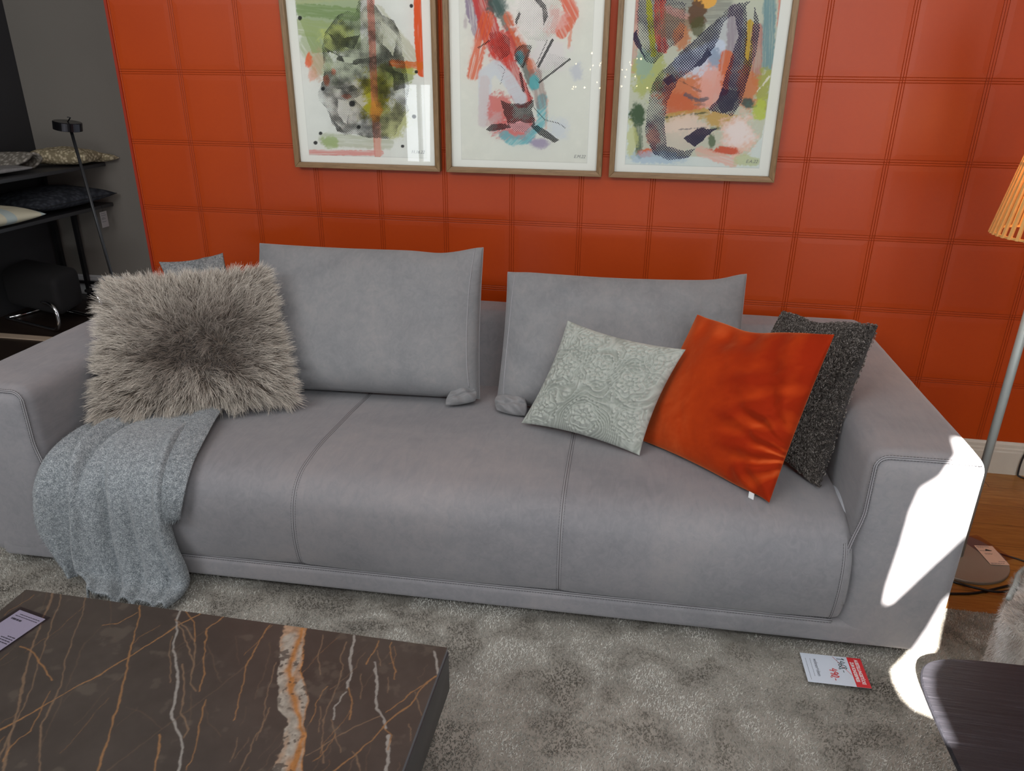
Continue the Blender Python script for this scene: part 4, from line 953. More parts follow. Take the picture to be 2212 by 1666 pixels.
# ------------------------------------------------------------------ marble coffee table
MX0, MX1, MY0, MY1, MZ = .801, 1.808, -2.50, -1.757, .350
mt = empty('coffee_table', ((MX0+MX1)/2, (MY0+MY1)/2, 0), 'low rectangular coffee table with dark brown marble top veined in gold and white', 'table')
nx, ny = 620, 456
A, B = np.meshgrid(np.linspace(MX0, MX1, nx), np.linspace(MY0, MY1, ny), indexing='ij')
C = np.ones(A.shape+(3,))*np.array([.060, .049, .042])*(1+.22*fbm(A*9, B*9, 401)+.10*fbm(A*60, B*60, 402))[..., None]
GOLD = np.array(lin(146, 108, 72)[:3]); TAN = np.array(lin(120, 99, 80)[:3]); ICE = np.array(lin(150, 146, 140)[:3]); BRN = np.array(lin(98, 82, 68)[:3])
wx = .0055*fbm(A*20, B*20, 411)+.0030*fbm(A*80, B*80, 412, 5); wy = .006*fbm(A*22+5, B*22, 413)
def vein(pts, w, col, a=.85, soft=.9, rough=1.0):
    global C
    D, T = segdist(A+wx*rough, B+wy*rough, pts); ww = w*.56*(.55+.75*vnoise(T*18+pts[0][0]*31, T*0+w*900, 5)); m = sstep(ww*.5+.0012*soft, ww*.5-.0008, D)*a
    m = (m*(.75+.25*vnoise(A*300, B*300, 7)))[..., None]; C = C*(1-m)+col*m
VEINS = [('GOLD',0.006,[(1.2413,-1.7539),(1.212,-1.8115),(1.1758,-1.8987),(1.1476,-1.9604),(1.1071,-2.0315),(1.0602,-2.1161)]),('GOLD',0.0062,[(1.0919,-1.7502),(1.1675,-1.8972),(1.2284,-2.011),(1.2477,-2.0585),(1.2961,-2.1596)]),('TAN',0.0075,[(0.8682,-1.7467),(0.8943,-1.7957),(0.9299,-1.8658),(0.9741,-1.9465),(1.0678,-2.0927),(1.0987,-2.1394)]),('TAN',0.004,[(0.8899,-1.7479),(0.9417,-1.8432),(1.0038,-1.9528),(1.0503,-2.045),(1.0914,-2.1361)]),('TAN',0.0045,[(0.9504,-1.7477),(0.9948,-1.826),(1.0494,-1.9321),(1.094,-2.0043),(1.126,-2.0915),(1.1701,-2.1485)]),('BRN',0.003,[(1.0575,-1.8277),(1.0577,-1.8933),(1.0983,-1.9868),(1.1713,-2.1572)]),('GOLD',0.0028,[(1.1027,-1.7807),(1.082,-1.8196),(1.0553,-1.8315)]),('GOLD',0.005,[(0.9318,-1.9207),(0.9624,-1.9273),(1.0165,-1.9564),(1.0641,-1.9934)]),('GOLD',0.003,[(1.0819,-2.0176),(1.1041,-2.0708),(1.1162,-2.1055),(1.1058,-2.1426),(1.119,-2.1759)]),('BRN',0.002,[(0.8043,-1.7645),(0.8419,-1.8275)]),('BRN',0.0025,[(0.857,-1.7543),(0.8888,-1.8113)]),('ICE',0.0085,[(1.1886,-1.7497),(1.1973,-1.773),(1.2405,-1.8518),(1.3178,-1.9615),(1.3444,-2.02),(1.393,-2.0694),(1.4284,-2.1345)]),('TAN',0.006,[(1.2903,-1.9039),(1.338,-1.9686),(1.3617,-2.0167),(1.3954,-2.0499),(1.3986,-2.0684)]),('TAN',0.005,[(1.2131,-1.7977),(1.2685,-1.8465),(1.3132,-1.8995),(1.3377,-1.9466),(1.3599,-1.9644)]),('TAN',0.005,[(1.2008,-1.7863),(1.2303,-1.8012),(1.28,-1.8378),(1.3293,-1.9256)]),('GOLD',0.004,[(1.2052,-1.7573),(1.2427,-1.7851),(1.28,-1.8378)]),('TAN',0.003,[(1.2228,-1.8359),(1.2954,-1.9547)]),('BRN',0.003,[(1.3519,-1.966),(1.3918,-2.0409)]),('GOLD',0.0045,[(1.2987,-1.757),(1.2827,-1.7978),(1.3243,-1.8793),(1.3538,-1.9209),(1.3658,-1.9633)]),('BRN',0.003,[(1.3128,-1.8443),(1.3942,-1.9358)]),('BRN',0.0035,[(1.4264,-1.8837),(1.3991,-1.9405),(1.3704,-2.0099),(1.3313,-2.1043),(1.3119,-2.1566)]),('GOLD',0.004,[(1.4093,-1.7599),(1.4116,-1.793),(1.4206,-1.8729),(1.4421,-1.9378),(1.4643,-2.0172)]),('BRN',0.003,[(1.4368,-1.8141),(1.4645,-1.8823),(1.4817,-1.9626)]),('TAN',0.003,[(1.475,-1.8625),(1.488,-1.9066),(1.5329,-2.0522)]),('TAN',0.004,[(1.5189,-1.9764),(1.5231,-2.0256),(1.5274,-2.0532),(1.533,-2.0974)]),('GOLD',0.0035,[(1.3893,-1.9803),(1.4073,-2.0281),(1.4306,-2.09),(1.4419,-2.1277)]),('BRN',0.002,[(1.3893,-1.9803),(1.4187,-2.0259),(1.4653,-2.0557)]),('BRN',0.0025,[(1.0107,-1.7511),(1.0796,-1.837)]),('TAN',0.0035,[(1.5367,-1.7689),(1.5511,-1.8235),(1.5772,-1.8781)]),('TAN',0.0035,[(1.5925,-1.7842),(1.6007,-1.8384),(1.6115,-1.8482),(1.623,-1.9032),(1.6283,-1.986),(1.6692,-2.0715)]),('ICE',0.011,[(1.6028,-1.7628),(1.6181,-1.8229),(1.6347,-1.8671),(1.6411,-1.8997)]),('GOLD',0.004,[(1.6431,-1.8993),(1.6669,-1.9378),(1.6779,-1.9765)]),('ICE',0.005,[(1.6432,-1.9103),(1.6395,-1.9534),(1.6474,-1.9823)]),('GOLD',0.004,[(1.663,-1.7674),(1.6639,-1.7894),(1.6574,-1.8335)]),('GOLD',0.003,[(1.6879,-1.7658),(1.6957,-1.8019),(1.7215,-1.8389),(1.7288,-1.8605)]),('TAN',0.003,[(1.6682,-1.7949),(1.6886,-1.8334)]),('ICE',0.009,[(1.6721,-1.8247),(1.694,-1.8672),(1.7048,-1.9093),(1.7174,-1.9386),(1.7394,-1.9598),(1.7512,-1.9822)]),('ICE',0.011,[(1.7612,-1.9994),(1.7712,-2.0344),(1.7811,-2.0685)]),('ICE',0.007,[(1.7816,-1.7731),(1.7977,-1.8066),(1.8117,-1.8332)]),('GOLD',0.006,[(1.8091,-1.8395),(1.7833,-1.8835),(1.7768,-1.9168),(1.7484,-1.968),(1.7391,-1.9989),(1.7183,-2.0489),(1.6942,-2.085)]),('GOLD',0.0035,[(1.8104,-1.8364),(1.7907,-1.8656),(1.7673,-1.8866),(1.7402,-1.9445)]),('TAN',0.0035,[(1.732,-1.9562),(1.6947,-1.9881),(1.6679,-2.0219),(1.6313,-2.0654)]),('GOLD',0.003,[(1.6028,-1.907),(1.5992,-1.9187),(1.6074,-1.9949)]),('TAN',0.003,[(1.6122,-1.9586),(1.6325,-2.0144)]),('TAN',0.003,[(1.6436,-1.983),(1.6625,-2.0087),(1.6932,-2.0447)]),('TAN',0.0028,[(1.6552,-1.8632),(1.6788,-1.925)]),('TAN',0.0028,[(1.7147,-1.8575),(1.7232,-1.895)]),('TAN',0.0035,[(1.7753,-1.885),(1.7955,-1.9237),(1.8071,-1.9419)]),('TAN',0.0035,[(1.7114,-2.0412),(1.7267,-2.0606),(1.7367,-2.0769)]),('GOLD',0.0035,[(1.744,-1.9787),(1.7668,-1.9984),(1.7683,-2.0259)]),('TAN',0.003,[(1.7918,-1.9647),(1.8068,-2.0001)]),('BRN',0.002,[(1.2514,-2.0275),(1.2886,-2.0306),(1.3236,-2.044),(1.3503,-2.0585)]),('GOLD',0.005,[(1.3532,-2.0723),(1.3669,-2.1021)]),('TAN',0.0025,[(1.4951,-2.05),(1.5079,-2.1021)]),('BRN',0.002,[(1.3536,-1.8107),(1.4077,-1.8873)]),('BRN',0.002,[(1.4723,-1.9853),(1.4869,-2.0276)])]
BAND = [((1.4428,-1.7683),(1.4951,-1.7583)),((1.4562,-1.8104),(1.5124,-1.7996)),((1.478,-1.8498),(1.5294,-1.84)),((1.4872,-1.8779),(1.539,-1.868)),((1.5033,-1.9149),(1.564,-1.9033)),((1.5202,-1.9446),(1.5817,-1.9329)),((1.5306,-1.9742),(1.5889,-1.9631)),((1.5653,-1.9979),(1.6008,-1.9912)),((1.5726,-2.0258),(1.6119,-2.0183)),((1.5857,-2.0651),(1.6283,-2.057)),((1.5914,-2.1044),(1.6445,-2.0944))]
CV = dict(GOLD=GOLD, TAN=TAN, ICE=ICE, BRN=BRN)
for n, w, l in VEINS:
    if l[-1][1] > l[0][1]: l = l[::-1]
    if l[-1][1] < -2.08 and w > .0035:       # carry long veins on to the near edge
        d = (l[-1][0]-l[-2][0], l[-1][1]-l[-2][1]); k = .35/(abs(d[1])+1e-6); l = l+[(l[-1][0]+d[0]*k, l[-1][1]+d[1]*k)]
    vein(l, w, CV[n], .9 if n != 'BRN' else .6)
gv_ = random.Random(9)
for i_ in range(64):
    x_ = gv_.uniform(MX0, MX1) if i_ % 3 else gv_.uniform(1.55, MX1); y_ = gv_.uniform(-2.2, MY1); L0 = gv_.uniform(.04, .16); sl_ = gv_.uniform(.0, .35); P_0 = [(x_, y_)]
    for j_ in range(5): x_ -= L0/5*sl_+gv_.uniform(-.006, .006); y_ -= L0/5; P_0.append((x_, y_))
    vein(P_0, gv_.uniform(.0012, .0032), (BRN, TAN, GOLD)[gv_.randrange(3)], gv_.uniform(.35, .7))
yb = np.array([b[0][1] for b in BAND][::-1]); xl = np.array([b[0][0] for b in BAND][::-1]); xr = np.array([b[1][0] for b in BAND][::-1])
L_ = np.interp(B, yb, xl)+.012*fbm(A*40, B*40, 421, 4); R_ = np.interp(B, yb, xr)+.007*fbm(A*40, B*40, 422, 4)
ext = B < yb[0]; L_ = np.where(ext, L_+.1*(yb[0]-B), L_); R_ = np.where(ext, R_+.1*(yb[0]-B), R_)
q = (A-L_)/(R_-L_+1e-6); inside = sstep(-.03, .03, q)*sstep(1.03, .97, q)
holes = sstep(.22, .34, fbm(A*110, B*110, 423, 4)+.50*sstep(.40, .0, q)*vnoise(B*14, A*2, 3))*sstep(-.1, .25, fbm(A*14, B*14, 433, 2)+.15)
gold = np.clip(np.exp(-((q-.62-.2*np.sin(B*24))/.14)**2)+.75*sstep(.9, 1, q)+.5*sstep(.0, .25, fbm(A*30, B*12, 424, 4)), 0, 1)
bc = np.array(lin(156, 149, 138)[:3])*(1-gold[..., None])+np.array(lin(164, 114, 68)[:3])*gold[..., None]
bc = bc*.92*(1+.42*fbm(A*130, B*130, 425, 4))[..., None]; m = (inside*(1-.8*holes))[..., None]; C = C*(1-m)+bc*m
cl = sstep(.30, .5, fbm(A*26, B*26, 430, 6))*.14; C = C*(1-cl[..., None])+np.array(lin(128, 118, 104)[:3])*cl[..., None]
MARB = mat_vcol('brown_gold_marble', .30, spec=.4)
P = np.stack([A, B, np.full(A.shape, MZ)], -1); me = np_mesh(P.reshape(-1, 3), grid_faces(nx, ny)); set_color(me, np.clip(C, 0, 1).reshape(-1, 3))
CHAR = simple('anthracite_metal', (.045, .045, .048, 1), .42)
top = link('marble_top', me, MARB.m, mt, smooth=False)
mb = MB(); mb.box((MX0, MY0, MZ-.012), (MX1, MY1, MZ-.0004)); mb.build('stone_edge_highlight', simple('stone_edge_highlight', (.16, .17, .19, 1), .3), top)  # pale blue-grey colour paints in the highlight along the bevelled edge
mb = MB(); mb.box((MX0-.002, MY0-.002, MZ-.115), (MX1+.002, MY1+.002, MZ-.012)); mb.build('apron', CHAR, mt, bevel=.002)
for sx in (0, 1):
    mb = MB(); x = MX0+.08 if sx == 0 else MX1-.14; mb.box((x, MY0+.1, .020), (x+.06, MY1-.1, MZ-.115)); mb.build('leg', BLACKM, mt, bevel=.003)

PAPER = simple('white_paper', (.60, .60, .66, 1), .7, noise=(.01, 9))
INK = simple('print_ink', (.09, .09, .10, 1), .8)
CLEAR = NT('clear_acrylic', .05, Transmission_Weight=0.0); nt = CLEAR; nt.n.remove(nt.b); out = [n for n in nt.n if n.type == 'OUTPUT_MATERIAL'][0]
tr = nt.new('ShaderNodeBsdfTransparent'); tr.inputs[0].default_value = (.86, .84, .88, 1); gl = nt.new('ShaderNodeBsdfGlossy'); gl.inputs['Roughness'].default_value = .08
mx = nt.new('ShaderNodeMixShader'); mx.inputs[0].default_value = .07; nt.l(tr.outputs[0], mx.inputs[1]); nt.l(gl.outputs[0], mx.inputs[2]); nt.l(mx.outputs[0], out.inputs[0])
def price_sheet(name, c, ex, ey, W, Hh, label, lines, sleeve=.006, tint=PAPER, cat='price tag'):
    """flat printed slip: c = centre, ex = reading direction, ey = up on the page"""
    ex = Vector(ex).normalized(); ey = Vector(ey); ey = (ey-ex*ey.dot(ex)).normalized(); ez = ex.cross(ey)
    M_ = Matrix(((ex.x, ey.x, ez.x, c[0]), (ex.y, ey.y, ez.y, c[1]), (ex.z, ey.z, ez.z, c[2]), (0, 0, 0, 1)))
    root = empty(name, c, label, cat)
    mb = MB(); mb.box((-W/2, -Hh/2, 0), (W/2, Hh/2, .0006), M_); mb.build('paper', tint, root)
    mb = MB()
    for (x, y, w, h) in lines:
        k = 0
        while k < w:
            ww = min(random.uniform(.004, .010), w-k); mb.box((x+k, y, .0007), (x+k+ww, y+h, .0009), M_); k += ww+.0012
    if lines: mb.build('lettering', INK, root)
    if sleeve:
        mb = MB(); mb.box((-W/2-sleeve, -Hh/2-sleeve, .0014), (W/2+sleeve, Hh/2+sleeve, .0024), M_); mb.build('clear_sleeve', CLEAR.m, root)
    return root, M_
# slip on the marble (reads from the far side)
price_sheet('price_tag', (.868, -1.905, MZ+.0012), (-.97, .20, 0), (-.20, -.97, 0), .080, .150,
    'white printed price slip in a clear sleeve lying on the marble table', [(-.034, -.066, .060, .0016), (-.034, -.060, .066, .0016), (.002, -.052, .030, .0045), (-.036, -.008, .022, .0022), (-.036, -.002, .034, .0022), (-.036, .004, .040, .0022), (-.036, .010, .026, .0022), (-.036, .026, .050, .0035), (-.036, .048, .014, .002)], .007)

# ------------------------------------------------------------------ black side table
BOAK = NT('black_stained_oak', .48, spec=.35)
gv = BOAK.noise(BOAK.coord(scale=(2.2, 42, 42), rot=(0, 0, .05)), 3.5, 5, .7, .8); BOAK.color(BOAK.ramp(gv, [(.35, (.012, .012, .015, 1)), (.60, (.022, .021, .026, 1)), (.72, (.060, .058, .068, 1))])); BOAK.bump(gv, .7, .0015)
def superellipse(cx, cy, a, b, n=5.0, k=96, rot=0):
    P = []
    for i in range(k):
        t = 2*PI*i/k; c, s = math.cos(t), math.sin(t); x = a*math.copysign(abs(c)**(2/n), c); y = b*math.copysign(abs(s)**(2/n), s)
        P.append((cx+x*math.cos(rot)-y*math.sin(rot), cy+x*math.sin(rot)+y*math.cos(rot)))
    return P
bt = empty('side_table', (3.13, -1.98, 0), 'low black stained oak side table with rounded corners', 'table')
mb = MB(); Z = .350; P0 = superellipse(3.155, -1.994, .388, .418, 9.0, 120, .03); P1 = superellipse(3.155, -2.000, .355, .382, 7.0, 120, .03)
n = len(P0); V = [(x, y, Z-.004) for x, y in P0]+[(3.155+(x-3.155)*.994, -2.0+(y+2.0)*.994, Z) for x, y in P0]+[(x, y, Z-.010) for x, y in P0]+[(x, y, Z-.026) for x, y in P1]
F = [tuple(range(n, 2*n)), tuple(range(3*n, 4*n))[::-1]]+[(k, (k+1) % n, n+(k+1) % n, n+k) for k in range(n)]+[(2*n+k, 2*n+(k+1) % n, (k+1) % n, k) for k in range(n)]+[(3*n+k, 3*n+(k+1) % n, 2*n+(k+1) % n, 2*n+k) for k in range(n)]
mb.add(V, F); mb.build('tabletop', BOAK.m, bt)
for sx in (-1, 1):
    mb = MB(); x = 3.155+sx*.30
    mb.add([(x-.02, -2.34, .02), (x+.02, -2.34, .02), (x+.02, -1.74, .02), (x-.02, -1.74, .02), (x-.02-sx*.0, -2.30, Z-.026), (x+.02, -2.30, Z-.026), (x+.02, -1.76, Z-.026), (x-.02, -1.76, Z-.026)], [(0,3,2,1),(4,5,6,7),(0,1,5,4),(1,2,6,5),(2,3,7,6),(3,0,4,7)])
    mb.build('leg_panel', BOAK.m, bt, bevel=.003)

# ------------------------------------------------------------------ sale card on the rug
REDP = simple('red_print', (.66, .028, .035, 1), .6, noise=(.02, 5)); BLUEW = simple('card_white', (.66, .71, .80, 1), .55, noise=(.01, 5))
random.seed(12)
card, MC = price_sheet('price_card', (2.727, -1.297, .0235), (.035, -1, 0), (1, .09, 0), .106, .156, 'white sale card with a red header lying on the rug in front of the sofa', [], 0, BLUEW, 'price card')
mb = MB(); mb.box((-.053, .042, .0006), (.053, .078, .0009), MC); band = mb.build('red_header', REDP, card)
def text(body, x, y, size, mat, parent, M_, bold=0, shear=0, align='LEFT', name='lettering', sx=1, rz=0):
    tc = bpy.data.curves.new(name, 'FONT'); tc.body = body; tc.size = size; tc.shear = shear; tc.align_x = align; tc.extrude = .00008; tc.offset = bold
    to = bpy.data.objects.new(name, tc); COL.objects.link(to); to.parent = parent; tc.materials.append(mat)
    return bake_text(to, mat_of(parent).inverted() @ M_ @ Matrix.Translation((x, y, .0011)) @ Matrix.Rotation(rz, 4, 'Z') @ Matrix.Diagonal((sx, 1, 1, 1)))
WINK = simple('white_print', (.85, .85, .85, 1), .6); REDI = simple('red_marker', (.55, .03, .03, 1), .6); GRNI = simple('dark_marker', (.03, .06, .06, 1), .6); GREY = simple('grey_print', (.12, .13, .16, 1), .7)
text('AUSSTELLUNGSSTÜCKE', -.046, .0595, .0125, WINK, band, MC, .0003, sx=.66); text('ZUM SONDERPREIS', -.036, .0465, .0125, WINK, band, MC, .0003, sx=.66)
def hand(strokes, x, y, s, mat, name, r=.0009, parent=None):
    mb = MB()
    for st in strokes: mb.tube([MC @ Vector((x+a*s, y+b*s, .0010)) for a, b in (catmull(st, 14) if len(st) > 2 else st)], r, 5)
    return mb.build(name, mat, parent or card, smooth=True)
one = [[(0, .7), (.25, 1)], [(.25, 1), (.15, 0)]]; four = lambda o: [[(o+.25, 1), (o, .45)], [(o, .45), (o+.5, .45)], [(o+.42, .8), (o+.32, 0)]]
six = lambda o: [[(o+.35, 1), (o+.1, .6), (o, .2), (o+.2, 0), (o+.38, .2), (o+.2, .42), (o+.03, .3)]]
eight = lambda o: [[(o+.38, .85), (o+.2, 1), (o+.05, .8), (o+.3, .45), (o+.35, .12), (o+.15, 0), (o+.02, .2), (o+.2, .5), (o+.38, .85)]]
nine = lambda o: [[(o+.4, .8), (o+.2, 1), (o+.03, .75), (o+.18, .5), (o+.4, .75)], [(o+.4, .8), (o+.3, 0)]]
zero = lambda o: [[(o+.25, 1), (o+.03, .55), (o+.12, .02), (o+.35, .35), (o+.38, .8), (o+.22, 1)]]
hand(one+[[(.42, .02), (.45, .0)]]+four(.55)+six(1.15)+eight(1.6)+[[(2.1, .1), (2.03, -.15)], [(2.3, .4), (2.65, .42)]], -.046, .014, .0195, GRNI, 'old_price')
hand([[(-.3, -.25), (2.6, 1.35)]], -.043, .011, .0215, REDI, 'strike_line', .0005)
hand(four(0)+nine(.6)+zero(1.12)+[[(1.62, .1), (1.55, -.15)], [(1.8, .4), (2.1, .42)]], -.004, -.014, .020, REDI, 'new_price', .0012)
text('wohnen+ideen', -.034, -.048, .0135, GREY, card, MC, 0, sx=.78)
mb = MB()
for y, w in ((-.0565, .060), (-.068, .076)):
    k = -.034
    while k < -.034+w: ww = random.uniform(.003, .007); mb.box((k, y, .0007), (k+ww, y+.0009, .0009), MC); k += ww+.001
mb.build('small_print', GREY, card)

# ------------------------------------------------------------------ floor lamp with slatted shade (right)
LX, LY = 3.245, -.660
lampR = empty('floor_lamp', (LX, LY, 0), 'tall floor lamp with conical wooden slat shade and grey pole right of the sofa', 'lamp')
STEEL = simple('grey_lacquer', (.42, .45, .43, 1), .4, .2); BASEM = simple('taupe_lacquer', (.27, .22, .175, 1), .42)
mb = MB(); mb.lathe([(0, 0), (.143, 0), (.145, .002), (.145, .009), (.143, .011), (0, .011)], (LX, LY, 0), 72); mb.build('base', BASEM, lampR, smooth=False)
mb = MB(); mb.tube([(LX, LY, .01), (LX, LY, 1.30)], .0125, 20); mb.build('pole', STEEL, lampR, smooth=True)
BIRCH = simple('birch_slat', (.70, .36, .11, 1), .5, noise=(.15, 60))
shade = bpy.data.objects.new('shade', None); COL.objects.link(shade); shade.parent = lampR; shade.location = (0, 0, 1.06)
ns = 40
for i in range(ns):
    a = 2*PI*i/ns; mb = MB(); r0, r1 = .148, .040; c, s = math.cos(a), math.sin(a); w = .0040; dpt = .0035
    V = []
    for r, z, ww in ((r0, 1.060, w), (r1, 1.66, w*.55)):
        for dr, dt in ((0, -ww), (0, ww), (-dpt*2.2, ww), (-dpt*2.2, -ww)): V.append((LX+(r+dr)*c-dt*s, LY+(r+dr)*s+dt*c, z))
    mb.add(V, [(0, 1, 5, 4), (1, 2, 6, 5), (2, 3, 7, 6), (3, 0, 4, 7), (0, 3, 2, 1), (4, 5, 6, 7)]); mb.build('slat', BIRCH, shade)
for zz, rr in ((1.062, .143), (1.25, .1105), (1.45, .0742), (1.652, .038)):
    mb = MB(); mb.lathe([(rr, -.002), (rr, .004), (rr-.004, .004), (rr-.004, -.002), (rr, -.002)], (LX, LY, zz), 48); mb.build('ring', BIRCH, shade)
mb = MB(); mb.tube([(LX, LY, 1.3), (LX, LY, 1.36)], .018, 16); mb.build('socket', STEEL, lampR, smooth=True)
for i in range(3):
    a = 2*PI*i/3; mb = MB(); mb.tube([(LX, LY, 1.452), (LX+.072*math.cos(a), LY+.072*math.sin(a), 1.452)], .002, 6); mb.build('spoke', STEEL, shade)
price_sheet('price_tag', (3.349, -.645, .0135), (.98, .12, 0), (-.46, .89, 0), .060, .106, 'cream price slip lying on the round lamp base', [(-.026, .045, .040, .0022), (-.024, .040, .02, .001), (-.026, .022, .024, .002), (-.018, .008, .026, .0014), (-.018, .003, .022, .0014), (.004, -.036, .022, .002), (-.026, -.046, .044, .002), (-.026, -.050, .030, .001)], 0, simple('cream_paper', (.72, .50, .38, 1), .8))
lab = empty('acrylic_sign', (3.345, -.60, .0125), 'clear acrylic sleeve lying flat on the lamp base under the cream slip', 'sign')
MS = Matrix.Translation((3.338, -.595, .0122)) @ Matrix.Rotation(.48, 4, 'Z'); mb = MB(); mb.box((-.036, -.085, 0), (.042, .060, .0010), MS); mb.build('sleeve', CLEAR.m, lab)
CABLE = simple('black_rubber', (.012, .011, .011, 1), .5)
def cable(pts, r, label, name='power_cord', group=None):
    mb = MB(); mb.tube([tuple(p) for p in catmull(pts, 70)], r, 8); o = mb.build(name, CABLE, None, smooth=True); return tag(o, label, 'cord', group)
cable([(3.10, -.800, .0045), (3.16, -.800, .0045), (3.196, -.812, .0045), (3.225, -.836, .0125), (3.29, -.848, .0135), (3.345, -.826, .0125), (3.37, -.81, .0100), (3.41, -.800, .0130), (3.50, -.77, .0130), (3.62, -.77, .0045)], .0040, 'thick black cord curving past the lamp base, crossing over the straighter cord')
cable([(3.06, -.885, .0045), (3.17, -.868, .0045), (3.24, -.848, .0040), (3.34, -.797, .0045), (3.41, -.764, .0045), (3.52, -.70, .0045), (3.66, -.66, .0045)], .0036, 'straighter black cord on the wood floor running right from under the sofa arm')
cable([(3.34, -.62, .0165), (3.392, -.618, .0045), (3.43, -.635, .0045), (3.50, -.67, .0045), (3.6, -.66, .0045)], .0028, 'thin black cord leaving the right side of the lamp base')
cable([(3.76, -.028, .22), (3.70, -.026, .15), (3.676, -.026, .09), (3.672, -.030, .02), (3.68, -.036, .0045), (3.72, -.06, .0045), (3.80, -.08, .0045)], .0035, 'black cord hanging in front of the cream skirting board')

# ------------------------------------------------------------------ hide covered pouf (right edge)
HIDE = NT('pale_hide', .9, spec=.1, Sheen_Weight=.4)
b = HIDE.noise(HIDE.coord(), 9, 4, .6); s = HIDE.noise(HIDE.coord(scale=(1, 1, 1)), 60, 4, .7, 1)
c = HIDE.ramp(b, [(.35, (.36, .30, .25, 1)), (.55, (.50, .46, .42, 1)), (.7, (.62, .60, .58, 1))]); HIDE.color(HIDE.mix(HIDE.math('MULTIPLY', HIDE.ramp(s, [(.5, (0, 0, 0, 1)), (.68, (1, 1, 1, 1))]), .35), c, (.22, .16, .12, 1))); HIDE.bump(s, .5, .004)
pouf = empty('pouf', (3.33, -1.34, 0), 'pale hide covered pouf with a grey leather piped edge beyond the black table', 'pouf')
ZP = .33
outl = [(3.055, -1.44), (3.035, -1.40), (3.046, -1.345), (3.095, -1.265), (3.135, -1.20), (3.20, -1.17), (3.45, -1.16), (3.60, -1.20), (3.62, -1.35), (3.60, -1.50), (3.30, -1.56), (3.12, -1.53)]
O = catmull(outl+[outl[0]], 97)[:-1]; ctr = O.mean(0); V = []; prof = [(0.0, ZP+.018), (.5, ZP+.016), (.8, ZP+.010), (.93, ZP), (.985, ZP-.018), (1.0, ZP-.04), (1.0, .20), (.985, .10), (.95, .04), (.90, .022)]
for k_, z in prof: V += [(ctr[0]+(x-ctr[0])*max(k_, .001), ctr[1]+(y-ctr[1])*max(k_, .001), z+.006*math.sin(x*31)*math.sin(y*27)*(k_ > .5)) for x, y in O]
n = len(O); F = [(i*n+k, (i+1)*n+k, (i+1)*n+(k+1) % n, i*n+(k+1) % n) for i in range(len(prof)-1) for k in range(n)]
body = link('body', np_mesh(V, F), HIDE.m, pouf)
mb = MB(); arcp = [(ctr[0]+(x-ctr[0])*.975, ctr[1]+(y-ctr[1])*.975, ZP-.002) for x, y in O]; 
sel = [p for p in arcp if p[1] > -1.335]; sel.sort(key=lambda p: p[0]); mb.tube(sel, .0065, 8); mb.build('piping', simple('grey_leather_piping', (.26, .29, .28, 1), .7), pouf, smooth=True)
g = np.random.default_rng(61); k = 16000; th_ = g.integers(0, n, k); rr = np.sqrt(g.random(k)); i0 = th_; Px = ctr[0]+(O[i0, 0]-ctr[0])*rr; Py = ctr[1]+(O[i0, 1]-ctr[1])*rr
Pz = np.interp(rr, [p[0] for p in prof[:6]], [p[1] for p in prof[:6]]); D = np.stack([(O[i0, 0]-ctr[0])*1.6, (O[i0, 1]-ctr[1])*1.6, np.full(k, .25)], -1)+g.normal(size=(k, 3))*.12; D /= np.linalg.norm(D, axis=1, keepdims=True)
k2 = 9000; i2 = g.integers(0, n, k2); z2 = g.uniform(.1, ZP-.02, k2); P2 = np.stack([O[i2, 0], O[i2, 1], z2], -1); D2 = np.stack([(O[i2, 0]-ctr[0])*1.5, (O[i2, 1]-ctr[1])*1.5, np.full(k2, -.5)], -1)+g.normal(size=(k2, 3))*.15; D2 /= np.linalg.norm(D2, axis=1, keepdims=True)
HF = NT('hide_hair', .85, spec=.1); ar = HF.new('ShaderNodeAttribute', attribute_name='rnd'); b = HF.noise(HF.coord(), 14, 4, .6)
HF.color(HF.mix(HF.math('MULTIPLY', ar.outputs['Fac'], .35), HF.ramp(b, [(.38, (.30, .24, .20, 1)), (.55, (.50, .47, .44, 1)), (.7, (.64, .63, .62, 1))]), (.24, .17, .13, 1)))
strands('hair', np.vstack([np.stack([Px, Py, Pz], -1), P2]), np.vstack([D, D2]), g.uniform(.010, .018, k+k2), g.uniform(.0007, .0013, k+k2), HF.m, pouf, seg=2, seed=63)

# ------------------------------------------------------------------ alcove: shelf rack, lamp, chair
RACK = simple('black_shelf_board', (.028, .027, .028, 1), .5); 
rack = empty('shelf_rack', (-1.60, .9, 0), 'black metal shelf rack with two boards along the dark left wall', 'shelf')
for z in (.895, .640):
    mb = MB(); mb.box((-1.825, .15, z-.022), (-1.335, 1.535, z)); mb.build('shelf_board', RACK, rack, bevel=.002)
for y in (1.50, .25):
    for x in (-1.625, -1.785):
        mb = MB(); mb.box((x-.013, y-.013, 0), (x+.013, y+.013, .90 if x < -1.7 else .62)); mb.build('leg', BLACKM, rack)
mb = MB(); mb.box((-1.785, 1.49, .085), (-1.35, 1.51, .103)); mb.build('stretcher', BLACKM, rack)
def knit(name, c1, c2, sc=55):
    m = NT(name, .95, spec=.1); v = m.coord(); a = m.voro(v, sc); m.color(m.ramp(a, [(.1, c2), (.6, c1)])); m.bump(a, -1.0, .010); return m.m
KN1 = knit('beige_cable_knit', (.22, .18, .11, 1), (.62, .53, .36, 1)); KN2 = knit('grey_beige_knit', (.17, .15, .125, 1), (.46, .42, .36, 1), 45)
